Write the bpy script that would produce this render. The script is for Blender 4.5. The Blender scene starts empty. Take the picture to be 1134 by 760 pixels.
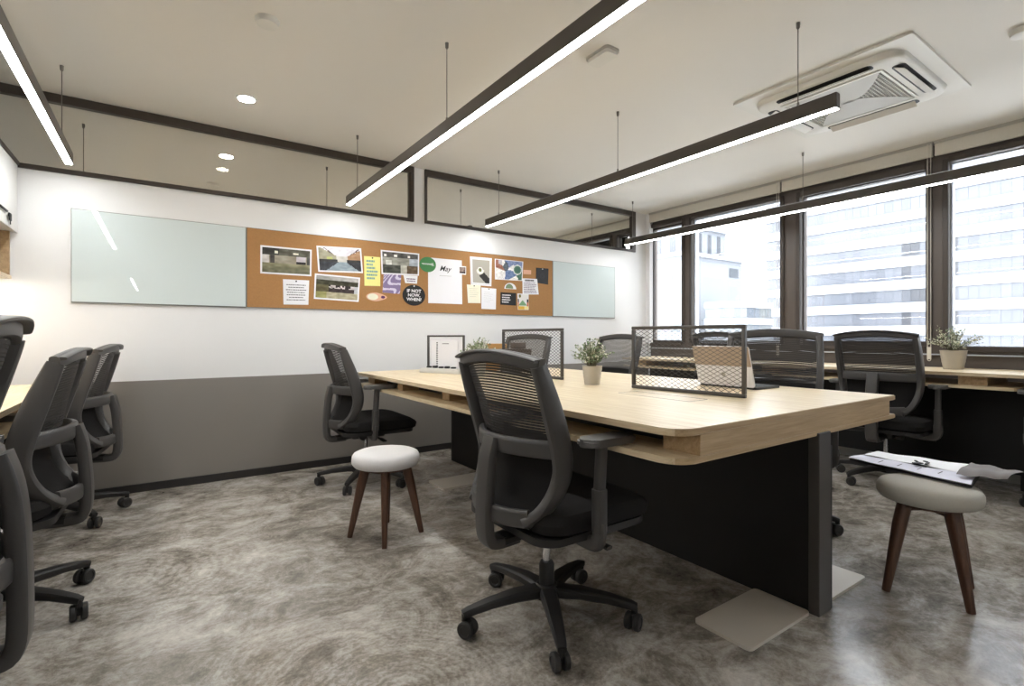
import bpy, bmesh, math, random
from mathutils import Vector, Matrix
rnd = random.Random(7)
C = bpy.context.scene.collection
PI = math.pi
R = math.radians

# ------------------------------------------------------------------ colour + materials
def s2l(v):
    v /= 255.0
    return v / 12.92 if v <= .04045 else ((v + .055) / 1.055) ** 2.4
def rgb(r, g, b): return (s2l(r), s2l(g), s2l(b), 1.0)

def new_mat(name):
    m = bpy.data.materials.new(name); m.use_nodes = True
    nt = m.node_tree; nt.nodes.clear()
    out = nt.nodes.new('ShaderNodeOutputMaterial')
    return m, nt, out
def N(nt, t, **kw):
    n = nt.nodes.new(t)
    for k, v in kw.items():
        if k in n.inputs: n.inputs[k].default_value = v
        else: setattr(n, k, v)
    return n
def L(nt, a, b): nt.links.new(a, b)

def pbr(name, col, rough=.5, metal=0., spec=.5, noise=0., nscale=20., bump=0., bscale=200., coat=0.):
    m, nt, out = new_mat(name)
    p = N(nt, 'ShaderNodeBsdfPrincipled')
    p.inputs['Base Color'].default_value = col
    p.inputs['Roughness'].default_value = rough
    p.inputs['Metallic'].default_value = metal
    p.inputs['Specular IOR Level'].default_value = spec
    p.inputs['Coat Weight'].default_value = coat
    tc = N(nt, 'ShaderNodeTexCoord')
    if noise > 0:
        n = N(nt, 'ShaderNodeTexNoise', Scale=nscale, Detail=6.0)
        L(nt, tc.outputs['Object'], n.inputs['Vector'])
        mx = N(nt, 'ShaderNodeMix', data_type='RGBA')
        mx.inputs[6].default_value = tuple(c * (1 - noise) for c in col[:3]) + (1,)
        mx.inputs[7].default_value = tuple(min(1, c * (1 + noise)) for c in col[:3]) + (1,)
        L(nt, n.outputs['Fac'], mx.inputs[0]); L(nt, mx.outputs[2], p.inputs['Base Color'])
    if bump > 0:
        n2 = N(nt, 'ShaderNodeTexNoise', Scale=bscale, Detail=3.0)
        L(nt, tc.outputs['Object'], n2.inputs['Vector'])
        b = N(nt, 'ShaderNodeBump', Strength=bump, Distance=.002)
        L(nt, n2.outputs['Fac'], b.inputs['Height']); L(nt, b.outputs['Normal'], p.inputs['Normal'])
    L(nt, p.outputs[0], out.inputs[0])
    return m

def emis(name, col, st):
    m, nt, out = new_mat(name)
    e = N(nt, 'ShaderNodeEmission', Color=col, Strength=st)
    L(nt, e.outputs[0], out.inputs[0]); return m

def wood(name, c1, c2, rough=.42, axis='Y', scale=1.0):
    m, nt, out = new_mat(name)
    tc = N(nt, 'ShaderNodeTexCoord'); mp = N(nt, 'ShaderNodeMapping')
    s = {'Y': (22, 1.1, 22), 'X': (1.1, 22, 22), 'Z': (22, 22, 1.1)}[axis]
    mp.inputs['Scale'].default_value = tuple(v * scale for v in s)
    L(nt, tc.outputs['Object'], mp.inputs['Vector'])
    n = N(nt, 'ShaderNodeTexNoise', Scale=2.2, Detail=8.0, Roughness=.62, Distortion=.6)
    L(nt, mp.outputs[0], n.inputs['Vector'])
    n2 = N(nt, 'ShaderNodeTexNoise', Scale=12.0, Detail=4.0)
    L(nt, mp.outputs[0], n2.inputs['Vector'])
    ad = N(nt, 'ShaderNodeMath', operation='MULTIPLY_ADD'); ad.inputs[1].default_value = .35
    L(nt, n2.outputs['Fac'], ad.inputs[0]); L(nt, n.outputs['Fac'], ad.inputs[2])
    cr = N(nt, 'ShaderNodeValToRGB')
    cr.color_ramp.elements[0].position = .42; cr.color_ramp.elements[0].color = c1
    cr.color_ramp.elements[1].position = .85; cr.color_ramp.elements[1].color = c2
    L(nt, ad.outputs[0], cr.inputs[0])
    p = N(nt, 'ShaderNodeBsdfPrincipled', Roughness=rough)
    L(nt, cr.outputs[0], p.inputs['Base Color']); L(nt, p.outputs[0], out.inputs[0])
    return m

def vcol(name, rough=.6, spec=.3):
    m, nt, out = new_mat(name)
    a = N(nt, 'ShaderNodeAttribute', attribute_name='Col')
    p = N(nt, 'ShaderNodeBsdfPrincipled', Roughness=rough)
    p.inputs['Specular IOR Level'].default_value = spec
    L(nt, a.outputs['Color'], p.inputs['Base Color']); L(nt, p.outputs[0], out.inputs[0]); return m

def clear_glass(name, tint=(1, 1, 1, 1), refl=.06):
    m, nt, out = new_mat(name)
    t = N(nt, 'ShaderNodeBsdfTransparent', Color=tint)
    g = N(nt, 'ShaderNodeBsdfGlossy', Roughness=.0)
    fr = N(nt, 'ShaderNodeFresnel', IOR=1.45)
    mx = N(nt, 'ShaderNodeMixShader')
    L(nt, fr.outputs[0], mx.inputs[0]); L(nt, t.outputs[0], mx.inputs[1]); L(nt, g.outputs[0], mx.inputs[2])
    L(nt, mx.outputs[0], out.inputs[0]); return m

def mirror_glass(name):
    m, nt, out = new_mat(name)
    t = N(nt, 'ShaderNodeBsdfTransparent', Color=(.9, .9, .86, 1))
    g = N(nt, 'ShaderNodeBsdfGlossy', Color=(.93, .92, .88, 1), Roughness=.0)
    mx = N(nt, 'ShaderNodeMixShader'); mx.inputs[0].default_value = .80
    L(nt, t.outputs[0], mx.inputs[1]); L(nt, g.outputs[0], mx.inputs[2])
    L(nt, mx.outputs[0], out.inputs[0]); return m

def concrete_floor():
    m, nt, out = new_mat('polished_concrete')
    tc = N(nt, 'ShaderNodeTexCoord')
    base = N(nt, 'ShaderNodeTexNoise', Scale=.9, Detail=8.0, Roughness=.6, Distortion=1.2)
    L(nt, tc.outputs['Object'], base.inputs['Vector'])
    mp = N(nt, 'ShaderNodeMapping'); mp.inputs['Rotation'].default_value = (0, 0, R(35)); mp.inputs['Scale'].default_value = (1.0, 1.25, 1)
    L(nt, tc.outputs['Object'], mp.inputs['Vector'])
    mid = N(nt, 'ShaderNodeTexNoise', Scale=3.0, Detail=15.0, Roughness=.72, Distortion=1.1)
    L(nt, mp.outputs[0], mid.inputs['Vector'])
    fine = N(nt, 'ShaderNodeTexNoise', Scale=11.0, Detail=14.0, Roughness=.78, Distortion=.8)
    L(nt, mp.outputs[0], fine.inputs['Vector'])
    speck = N(nt, 'ShaderNodeTexNoise', Scale=55.0, Detail=8.0, Roughness=.8, Distortion=.6)
    L(nt, tc.outputs['Object'], speck.inputs['Vector'])
    # trowel arcs: thin broken rings around a few sweep centres
    arcs = []
    for cx_, cy_, sc_ in ((.55, 1.35, 13.), (.15, .95, 10.), (-.1, 2.6, 8.), (2.9, .1, 9.)):
        mp2 = N(nt, 'ShaderNodeMapping'); mp2.inputs['Location'].default_value = (-cx_, -cy_, 0)
        L(nt, tc.outputs['Object'], mp2.inputs['Vector'])
        wv = N(nt, 'ShaderNodeTexWave', wave_type='RINGS', rings_direction='Z', Scale=sc_, Distortion=11.0, Detail=6.0)
        wv.inputs['Detail Scale'].default_value = 2.2; wv.inputs['Detail Roughness'].default_value = .75
        L(nt, mp2.outputs[0], wv.inputs['Vector'])
        ln = N(nt, 'ShaderNodeVectorMath', operation='LENGTH'); L(nt, mp2.outputs[0], ln.inputs[0])
        fo = N(nt, 'ShaderNodeMapRange'); fo.inputs[1].default_value = .25; fo.inputs[2].default_value = .75; fo.inputs[3].default_value = 1.; fo.inputs[4].default_value = 0.
        L(nt, ln.outputs['Value'], fo.inputs[0])
        pw = N(nt, 'ShaderNodeMath', operation='SUBTRACT'); L(nt, wv.outputs['Fac'], pw.inputs[0]); pw.inputs[1].default_value = .5
        mu = N(nt, 'ShaderNodeMath', operation='MULTIPLY'); L(nt, pw.outputs[0], mu.inputs[0]); L(nt, fo.outputs[0], mu.inputs[1])
        arcs.append(mu.outputs[0])
    def madd(a, k, b):
        x = N(nt, 'ShaderNodeMath', operation='MULTIPLY_ADD'); x.inputs[1].default_value = k
        L(nt, a, x.inputs[0]); L(nt, b, x.inputs[2]); return x.outputs[0]
    z = N(nt, 'ShaderNodeValue'); z.outputs[0].default_value = 0.0
    v = madd(base.outputs['Fac'], .45, z.outputs[0])
    v = madd(mid.outputs['Fac'], .80, v)
    v = madd(fine.outputs['Fac'], .55, v)
    v = madd(speck.outputs['Fac'], .26, v)
    for a_ in arcs: v = madd(a_, .07, v)
    mr = N(nt, 'ShaderNodeMapRange'); mr.inputs[1].default_value = .80; mr.inputs[2].default_value = 1.25
    L(nt, v, mr.inputs[0])
    cr = N(nt, 'ShaderNodeValToRGB')
    e = cr.color_ramp.elements
    e[0].position = 0.; e[0].color = rgb(84, 77, 69)
    e[1].position = 1.; e[1].color = rgb(222, 216, 209)
    q = e.new(.35); q.color = rgb(140, 132, 122)
    q = e.new(.6); q.color = rgb(180, 173, 164)
    L(nt, mr.outputs[0], cr.inputs[0])
    p = N(nt, 'ShaderNodeBsdfPrincipled')
    p.inputs['Specular IOR Level'].default_value = .7
    L(nt, cr.outputs[0], p.inputs['Base Color'])
    rr = N(nt, 'ShaderNodeMapRange'); rr.inputs[3].default_value = .09; rr.inputs[4].default_value = .30
    L(nt, mid.outputs['Fac'], rr.inputs[0]); L(nt, rr.outputs[0], p.inputs['Roughness'])
    b = N(nt, 'ShaderNodeBump', Strength=.05, Distance=.003)
    L(nt, v, b.inputs['Height']); L(nt, b.outputs['Normal'], p.inputs['Normal'])
    L(nt, p.outputs[0], out.inputs[0]); return m

M = dict(
    wall=pbr('wall_paint', rgb(231, 230, 229), .6, spec=.3, noise=.015, nscale=2),
    ceil=pbr('ceiling_paint', rgb(221, 217, 209), .7, spec=.2, noise=.02, nscale=1.5),
    grey=pbr('grey_wainscot', rgb(136, 130, 124), .5, spec=.35, noise=.04, nscale=3),
    skirt=pbr('black_skirting', rgb(38, 35, 33), .45),
    bronze=pbr('dark_bronze_frame', rgb(66, 58, 52), .45, spec=.4, noise=.04, nscale=4),
    brown=pbr('dark_brown_panel', rgb(88, 79, 73), .4, spec=.4, noise=.05, nscale=3),
    alu=pbr('pale_aluminium', rgb(190, 194, 202), .35, metal=.3),
    floor=concrete_floor(),
    oak=wood('light_oak', rgb(196, 170, 130), rgb(233, 216, 184), .38, 'Y'),
    oakx=wood('light_oak_end', rgb(168, 138, 100), rgb(205, 178, 138), .45, 'X'),
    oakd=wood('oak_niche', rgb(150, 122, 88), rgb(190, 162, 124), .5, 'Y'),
    walnut=wood('dark_walnut', rgb(58, 38, 27), rgb(98, 66, 47), .4, 'Z', 1.4),
    black=pbr('black_laminate', rgb(26, 24, 23), .42, spec=.4),
    post=pbr('charcoal_post', rgb(74, 70, 66), .4, metal=.2),
    plast=pbr('charcoal_plastic', rgb(74, 71, 69), .42, spec=.45, bump=.08, bscale=600),
    plastd=pbr('black_plastic', rgb(40, 38, 37), .45, spec=.4),
    seat=pbr('black_fabric', rgb(38, 36, 35), .9, spec=.15, noise=.25, nscale=250, bump=.4, bscale=700),
    mesh=pbr('mesh_fabric', rgb(56, 53, 51), .7, spec=.25),
    mesh_lit=pbr('lit_mesh_fabric', rgb(120, 117, 114), .7, spec=.25),  # paler copy of the mesh fabric, front light put into its colour
    pad=pbr('arm_pad', rgb(92, 90, 88), .38, spec=.5),
    chrome=pbr('chrome', rgb(205, 205, 208), .15, metal=1.),
    tyre=pbr('caster_rubber', rgb(44, 42, 41), .5),
    rim=pbr('caster_rim', rgb(110, 106, 102), .4),
    wfab=pbr('white_fabric', rgb(222, 219, 218), .9, spec=.15, noise=.03, nscale=150, bump=.3, bscale=500),
    gfab=pbr('stone_fabric', rgb(186, 182, 172), .9, spec=.15, noise=.05, nscale=120, bump=.3, bscale=500),
    board=pbr('glass_board', rgb(208, 217, 216), .004, spec=.5),
    cork=pbr('cork', rgb(170, 127, 84), .85, spec=.1, noise=.14, nscale=120, bump=.2, bscale=300),
    edge=pbr('board_edge', rgb(120, 120, 116), .4, metal=.4),
    paper=pbr('white_paper', rgb(238, 237, 240), .7, spec=.2),
    cream=pbr('cream_paper', rgb(238, 234, 214), .7, spec=.2),
    yellow=pbr('yellow_paper', rgb(240, 234, 150), .7, spec=.2),
    ink=pbr('ink', rgb(60, 58, 66), .7), blackink=pbr('black_ink', rgb(24, 23, 26), .6),
    teal=pbr('teal_ink', rgb(96, 158, 160), .7),
    greenc=pbr('green_card', rgb(58, 122, 66), .6), blackc=pbr('black_card', rgb(13, 12, 13), .6),
    pink=pbr('pink_card', rgb(226, 178, 150), .7), purple=pbr('purple_card', rgb(92, 46, 92), .7),
    print=vcol('printed_ink', .45, .4),
    white=pbr('white_plastic', rgb(214, 212, 208), .45), offw=pbr('ac_panel', rgb(214, 211, 202), .5),
    acgrey=pbr('ac_grey', rgb(170, 166, 156), .5), acdark=pbr('ac_dark', rgb(36, 34, 32), .6),
    strip=emis('led_diffuser', (.955, .985, 1., 1), 27.), down=emis('downlight_lens', (1, .95, .86, 1), 40.),
    ceilfill=emis('ceiling_fill_glow', (.96, .985, 1., 1), .7), led=emis('led_strip', (1, .93, .82, 1), 22.),  # first one is an added glow that brightens the ceiling
    fix=pbr('light_housing', rgb(84, 78, 73), .4, metal=.3), wire=pbr('steel_wire', rgb(120, 116, 110), .4, metal=.6),
    blind=pbr('blind_fabric', rgb(205, 199, 186), .8, noise=.02, nscale=40), cord=pbr('blind_cord', rgb(214, 208, 196), .6),
    glass=clear_glass('window_glass'), mirror=mirror_glass('mirrored_glass'),
    steel=pbr('galvanised_steel', rgb(184, 179, 170), .4, metal=.5, noise=.08, nscale=30),
    leaf=pbr('sage_leaf', rgb(122, 140, 104), .6, noise=.3, nscale=60), leafl=pbr('pale_leaf', rgb(206, 206, 184), .6),
    stem=pbr('plant_stem', rgb(92, 88, 62), .7), soil=pbr('soil', rgb(58, 46, 38), .9),
    plate=pbr('steel_plate', rgb(214, 205, 192), .32, metal=.15),
    lap=pbr('silver_laptop', rgb(228, 226, 228), .4), tan=pbr('tan_reflection', rgb(172, 152, 132), .6, noise=.05),  # tan: wall reflection on the laptop lid, put into colour
    kraft=pbr('kraft_card', rgb(186, 140, 84), .7), dbrown=pbr('dark_brown_box', rgb(64, 52, 46), .5),
    conc=pbr('tower_cladding', rgb(128, 131, 136), .6), bglass=vcol('tower_glass', .25, .5),
    bstone=pbr('pale_stone', rgb(101, 104, 109), .7), bstone2=pbr('grey_stone', rgb(80, 84, 90), .7),
    ground=pbr('street', rgb(238, 238, 238), .8), leather=pbr('brown_pouch', rgb(86, 72, 62), .6, noise=.1, nscale=20),
    sheet=pbr('lavender_sheet', rgb(224, 222, 236), .5), darkf=pbr('dark_folder', rgb(44, 40, 42), .5),
)

# ------------------------------------------------------------------ mesh helpers
def merge(bm, tmp):
    me = bpy.data.meshes.new('tmp'); tmp.to_mesh(me); tmp.free(); bm.from_mesh(me); bpy.data.meshes.remove(me)
def rbox(bm, lo, hi, r=0., seg=2, mat=None, vert_only=False):
    t = bmesh.new()
    bmesh.ops.create_cube(t, size=1)
    for v in t.verts:
        v.co = Vector((lo[i] + (v.co[i] + .5) * (hi[i] - lo[i]) for i in range(3)))
    if r > 0:
        es = [e for e in t.edges if not vert_only or abs((e.verts[0].co - e.verts[1].co).z) > 1e-6]
        bmesh.ops.bevel(t, geom=es, offset=r, segments=seg, profile=.5, affect='EDGES')
    if mat is not None: t.transform(mat)
    merge(bm, t)
def box(*bs, r=0., seg=2):
    bm = bmesh.new()
    for lo, hi in bs: rbox(bm, lo, hi, r, seg)
    return bm
def superprof(w, h, n=12, p=3.):
    o = []
    for i in range(n):
        a = 2 * PI * (i + .5) / n; ca, sa = math.cos(a), math.sin(a)
        o.append((w / 2 * math.copysign(abs(ca) ** (2 / p), ca), h / 2 * math.copysign(abs(sa) ** (2 / p), sa)))
    return o
def sweep(bm, pts, w, h, ref=(0, 0, 1), n=12, p=3.5, closed=False, caps=True):
    pts = [Vector(q) for q in pts]; k = len(pts); ref = Vector(ref)
    W = w if isinstance(w, (list, tuple)) else [w] * k
    H = h if isinstance(h, (list, tuple)) else [h] * k
    rings = []
    for i, q in enumerate(pts):
        a = pts[(i - 1) % k] if (closed or i > 0) else q
        b = pts[(i + 1) % k] if (closed or i < k - 1) else q
        t = (b - a).normalized()
        s = ref.cross(t)
        if s.length < 1e-5: s = Vector((1, 0, 0)).cross(t)
        s.normalize(); u = t.cross(s)
        rings.append([bm.verts.new(q + s * x + u * y) for x, y in superprof(W[i], H[i], n, p)])
    for i in range(k if closed else k - 1):
        A, B = rings[i], rings[(i + 1) % k]
        for j in range(n): bm.faces.new((A[j], A[(j + 1) % n], B[(j + 1) % n], B[j]))
    if caps and not closed:
        bm.faces.new(list(reversed(rings[0]))); bm.faces.new(rings[-1])
def tube(bm, pts, r, n=8):
    rr = [2 * x for x in r] if isinstance(r, (list, tuple)) else 2 * r
    d = (Vector(pts[-1]) - Vector(pts[0])).normalized()
    ref = (0, 0, 1) if abs(d.z) < .9 else (1, 0, 0)
    sweep(bm, pts, rr, rr, ref, n, 2.)
def smooth_path(pts, k=4):
    pts = [Vector(p) for p in pts]; o = []
    for i in range(len(pts) - 1):
        p0 = pts[max(i - 1, 0)]; p1 = pts[i]; p2 = pts[i + 1]; p3 = pts[min(i + 2, len(pts) - 1)]
        for j in range(k):
            t = j / k
            o.append(.5 * ((2 * p1) + (p2 - p0) * t + (2 * p0 - 5 * p1 + 4 * p2 - p3) * t * t + (3 * p1 - p0 - 3 * p2 + p3) * t ** 3))
    o.append(pts[-1]); return o
def lathe(bm, prof, c=(0, 0, 0), seg=24):
    rings = []
    for r, z in prof:
        rings.append([bm.verts.new((c[0] + r * math.cos(2 * PI * i / seg), c[1] + r * math.sin(2 * PI * i / seg), c[2] + z)) for i in range(seg)])
    for A, B in zip(rings, rings[1:]):
        for j in range(seg): bm.faces.new((A[j], A[(j + 1) % seg], B[(j + 1) % seg], B[j]))
    bm.faces.new(list(reversed(rings[0]))); bm.faces.new(rings[-1])
def prism(bm, outline, z0, z1):
    a = [bm.verts.new((x, y, z0)) for x, y in outline]; b = [bm.verts.new((x, y, z1)) for x, y in outline]
    n = len(outline)
    for i in range(n): bm.faces.new((a[i], a[(i + 1) % n], b[(i + 1) % n], b[i]))
    bm.faces.new(list(reversed(a))); bm.faces.new(b)
def rrect(x0, x1, y0, y1, r, seg=6):
    o = []
    for cx, cy, a0 in ((x1 - r, y1 - r, 0), (x0 + r, y1 - r, 90), (x0 + r, y0 + r, 180), (x1 - r, y0 + r, 270)):
        for i in range(seg + 1):
            a = R(a0 + 90 * i / seg); o.append((cx + r * math.cos(a), cy + r * math.sin(a)))
    return o
def ring_prism(bm, outer, inner, z0, z1):
    n = len(outer)
    A = [[bm.verts.new((x, y, z)) for x, y in o] for o, z in ((outer, z0), (outer, z1), (inner, z1), (inner, z0))]
    for k in range(4):
        P, Q = A[k], A[(k + 1) % 4]
        for i in range(n): bm.faces.new((P[i], P[(i + 1) % n], Q[(i + 1) % n], Q[i]))
def obj(name, bm, mat, parent=None, smooth=True, loc=None, ang=38):
    bmesh.ops.recalc_face_normals(bm, faces=bm.faces)
    if smooth:
        for f in bm.faces: f.smooth = True
        for e in bm.edges:
            if len(e.link_faces) == 2 and e.calc_face_angle(0) > R(ang): e.smooth = False
    me = bpy.data.meshes.new(name); bm.to_mesh(me); bm.free()
    me.materials.append(M[mat] if isinstance(mat, str) else mat)
    o = bpy.data.objects.new(name, me); C.objects.link(o)
    if parent: o.parent = parent
    if loc: o.location = loc
    return o
def tag(o, label, cat, group=None):
    o['label'] = label; o['category'] = cat
    if group: o['group'] = group
    return o
def thing(name, label, cat, loc=(0, 0, 0), rz=0., group=None):
    o = bpy.data.objects.new(name, None); o.empty_display_size = .1; C.objects.link(o)
    o.location = loc; o.rotation_euler = (0, 0, rz)
    return tag(o, label, cat, group)
def struct(o):
    o['kind'] = 'structure'; return o
def sempty(name):
    o = bpy.data.objects.new(name, None); C.objects.link(o); return struct(o)
def dup(root, loc, rz, label, group=None, swing=0.):
    r = root.copy(); C.objects.link(r); r.location = loc; r.rotation_euler = (0, 0, rz); r['label'] = label
    if group: r['group'] = group
    for ch in list(root.children):
        c = ch.copy(); C.objects.link(c); c.parent = r
        if swing and c.name.startswith('base_leg'): c.rotation_euler = (0, 0, R(swing))
        for g in list(ch.children):
            d = g.copy(); C.objects.link(d); d.parent = c
    return r
def text_mesh(name, txt, size, mat, parent, matrix, align='CENTER', ext=.0004, bold=0., shear=0., sx=1.):
    cu = bpy.data.curves.new('txt', 'FONT'); cu.body = txt; cu.size = size; cu.align_x = align; cu.align_y = 'CENTER'
    cu.extrude = ext; cu.offset = bold; cu.shear = shear; cu.resolution_u = 3; cu.space_line = .9
    o = bpy.data.objects.new('txt', cu); C.objects.link(o)
    dg = bpy.context.evaluated_depsgraph_get(); dg.update()
    me = bpy.data.meshes.new_from_object(o.evaluated_get(dg))
    bpy.data.objects.remove(o); bpy.data.curves.remove(cu)
    me.transform(Matrix.Diagonal((sx, 1, 1, 1))); me.transform(matrix)
    me.materials.clear(); me.materials.append(M[mat]); me.name = name
    t = bpy.data.objects.new(name, me); C.objects.link(t); t.parent = parent
    return t

# ------------------------------------------------------------------ room numbers
YW = 4.06      # back wall face
ZC = 2.456     # ceiling
XL = -1.06     # left wall
XR = 4.78      # window wall face
YF = -6.0      # wall behind the camera

# floor / ceiling / walls
struct(obj('floor', box(((XL - .1, YF - .1, -.1), (XR + .12, YW + 3.2, 0))), 'floor', smooth=False))
struct(obj('ceiling', box(((XL - .1, YF - .1, ZC), (XR + .12, YW + 3.2, ZC + .1))), 'ceil', smooth=False))
struct(obj('wall_back', box(((XL - .1, YW, 0), (XR + .12, YW + .1, 1.988)), ((XL - .1, YW, 1.988), (XL, YW + .1, ZC)),
                            ((1.774, YW, 1.988), (1.875, YW + .1, ZC)), ((4.545, YW, 1.988), (XR + .12, YW + .1, ZC))), 'wall', smooth=False))
struct(obj('wall_left', box(((XL - .1, YF, 0), (XL, YW, ZC))), 'wall', smooth=False))
struct(obj('wall_front', box(((XL - .1, YF - .1, 0), (XR + .12, YF, ZC))), 'wall', smooth=False))
struct(obj('wall_far', box(((XL - .1, YW + 3.1, 0), (XR + .12, YW + 3.2, ZC)), ((XL - .1, YW + .1, 0), (XL, YW + 3.1, ZC)), ((XR, YW + .1, 0), (XR + .12, YW + 3.1, ZC))), 'wall', smooth=False))
struct(obj('trim_1', box(((XL, YW - .012, .05), (XR, YW - .0005, .715)), r=.001), 'grey', smooth=False))
struct(obj('baseboard_back', box(((XL, YW - .022, 0), (XR - .01, YW - .0005, .052)), r=.002), 'skirt', smooth=False))
struct(obj('baseboard_right', box(((XR - .016, YF, 0), (XR - .0005, YW - .03, .092)), r=.002), 'white', smooth=False))

# window wall: dark lower wall, header, mullions
WIN = [(3.577, 4.02, .95), (2.482, 3.448, .95), (1.381, 2.302, .955), (.28, 1.246, .925), (-.80, .13, .94), (-1.9, -.93, .94), (-3.0, -2.03, .94), (-4.1, -3.13, .94), (-5.2, -4.23, .94)]
ZT = 2.285
bm = bmesh.new()
rbox(bm, (XR, YF, 0), (XR + .12, YW, .925)); rbox(bm, (XR, YF, ZT), (XR + .12, YW, ZC))
ys = [YW] + [v for w in WIN for v in (w[1], w[0])] + [YF]
for a, b in zip(ys[0::2], ys[1::2]): rbox(bm, (XR, b, .925), (XR + .12, a, ZT))
struct(obj('wall_right', bm, 'brown', smooth=False))
struct(obj('trim_2', box(((XR - .045, 4.0, .925), (XR + .01, YW - .001, ZC - .001)), ((XR - .02, 4.02, 0.1), (XR, YW - .02, .925))), 'wall', smooth=False))
struct(obj('trim_3', box(((XR - .018, YF, .862), (XR - .0005, 4.0, .872)), r=.002), 'alu', smooth=False))
for i, (y0, y1, zb) in enumerate(WIN):
    w = sempty('window_%d' % (i + 1))
    f = .009; ft = .02 if i == 2 else .02 if i == 0 else .008
    bm = bmesh.new()
    for lo, hi in (((XR + .035, y0, .925), (XR + .1, y1, zb + f)), ((XR + .035, y0, ZT - ft), (XR + .1, y1, ZT)),
                   ((XR + .035, y0, zb), (XR + .1, y0 + f, ZT)), ((XR + .035, y1 - f, zb), (XR + .1, y1, ZT))): rbox(bm, lo, hi, .002, 1)
    obj('window_frame', bm, 'alu' if i in (1, 3) else 'bronze', w, smooth=False)
    bm = bmesh.new()
    rbox(bm, (XR - .022, y0 - .034, .93), (XR - .0005, y0, ZT + .03), .004, 1)
    if i: rbox(bm, (XR - .022, y1, .93), (XR - .0005, y1 + .034, ZT + .03), .004, 1)
    rbox(bm, (XR - .022, y0, ZT - .018 if i == 2 else ZT), (XR - .0005, y1, ZT + .045), .004, 1)
    rbox(bm, (XR - .022, y0, .925 - .035), (XR - .0005, y1, .925 + .004), .004, 1)
    obj('mullion_cover', bm, 'bronze', w, smooth=False)
    obj('glass_pane', box(((XR + .065, y0 + f, zb + f), (XR + .069, y1 - f, ZT - ft))), 'glass', w, smooth=False)

# transom glazing above the back wall
for i, (x0, x1, pl, pr) in enumerate(((XL, 1.774, .03, .045), (1.875, 4.545, .022, .065))):
    w = sempty('window_%d' % (i + 10))
    bm = bmesh.new()
    yA, yB = YW - .018, YW + .05
    for lo, hi in (((x0, yA, 1.985), (x1, yB, 2.012)), ((x0, yA, 2.402), (x1, yB, ZC - .0005)),
                   ((x0, yA, 2.012), (x0 + pl, yB, 2.402)), ((x1 - pr, yA, 2.012), (x1, yB, 2.402))): rbox(bm, lo, hi, .003, 1)
    if i == 0: rbox(bm, (x1 - .034, yA - .008, 2.012), (x1 - .026, yA, 2.402))
    obj('window_frame', bm, 'bronze', w, smooth=False)
    obj('glass_pane', box(((x0 + pl, YW + .004, 2.012), (x1 - pr, YW + .01, 2.402))), 'mirror', w, smooth=False)
# dark edge trim on the cabinet top
struct(obj('trim_4', box(((-.715, YF, 1.994), (-.683, YW - .02, 2.016)), r=.002), 'bronze', smooth=False))

# ------------------------------------------------------------------ desks
def desk_top(bm, x0, x1, y0, y1, z0, z1, rc, square=False):
    ol = rrect(x0, x1, y0, y1, rc, 7)
    if square: ol = [(x1, y1)] + [p for p in ol if p[0] < x1 - rc - 1e-6 or abs(p[0] - (x0 + rc)) < 1e-6] + [(x1, y0)]
    t = bmesh.new(); prism(t, ol, z0, z1)
    es = [e for e in t.edges if abs(e.verts[0].co.z - e.verts[1].co.z) < 1e-6]
    bmesh.ops.bevel(t, geom=es, offset=.0025, segments=2, affect='EDGES')
    merge(bm, t)
def edge_grain(o):
    o.data.materials.append(M['oakx'])
    for pl in o.data.polygons:
        if abs(pl.normal.y) > .6: pl.material_index = 1
d = thing('workstation_desk', 'large light oak double workstation desk on a black panel base, mid room', 'desk', (1.89, 2.26, 0))
ox, oy = -1.89, -2.26
def loc_box(*bs, r=0., o=(ox, oy)):
    return box(*[((a[0] + o[0], a[1] + o[1], a[2]), (b[0] + o[0], b[1] + o[1], b[2])) for a, b in bs], r=r)
bm = bmesh.new(); desk_top(bm, 1.15 + ox, 2.63 + ox, .87 + oy, 3.66 + oy, .724, .745, .07, True); edge_grain(obj('desk_top', bm, 'oak', d))
bm = bmesh.new(); desk_top(bm, 1.15 + ox, 2.63 + ox, .87 + oy, 3.66 + oy, .645, .664, .07, True); edge_grain(obj('lower_shelf', bm, 'oak', d))
obj('end_fascia', loc_box(((1.245, .872, .664), (2.575, 1.0, .724)), ((1.4, 1.0, .664), (2.45, 1.02, .724))), 'oakx', d, smooth=False)
obj('end_fascia', loc_box(((1.245, 3.53, .664), (2.595, 3.658, .724))), 'oakx', d, smooth=False)
obj('spacer', loc_box(((1.23, 2.36, .664), (1.339, 2.44, .724))), 'oakx', d, smooth=False)
obj('spacer', loc_box(((1.23, 2.98, .664), (1.339, 3.06, .724))), 'oakx', d, smooth=False)
obj('spacer', loc_box(((2.441, 2.36, .664), (2.55, 2.44, .724))), 'oakx', d, smooth=False)
obj('channel_shade_block', loc_box(((1.34, 1.0205, .665), (2.44, 3.5295, .7235))), 'black', d, smooth=False)  # black block brought forward to stand for shade between top and shelf
obj('base_panel', loc_box(((1.925, .895, .0), (1.945, 3.64, .645)), ((2.005, .895, .0), (2.025, 3.64, .645)), ((1.945, 2.2, .0), (2.005, 2.24, .64))), 'black', d, smooth=False)
obj('end_post', loc_box(((1.922, .862, .0), (2.012, .9, .655)), r=.003), 'post', d, smooth=False)
obj('end_post', loc_box(((2.014, .866, .0), (2.032, .9, .6)), r=.003), 'black', d, smooth=False)
obj('end_post', loc_box(((1.922, 3.64, .0), (2.03, 3.655, .645)), r=.003), 'post', d, smooth=False)
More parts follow.
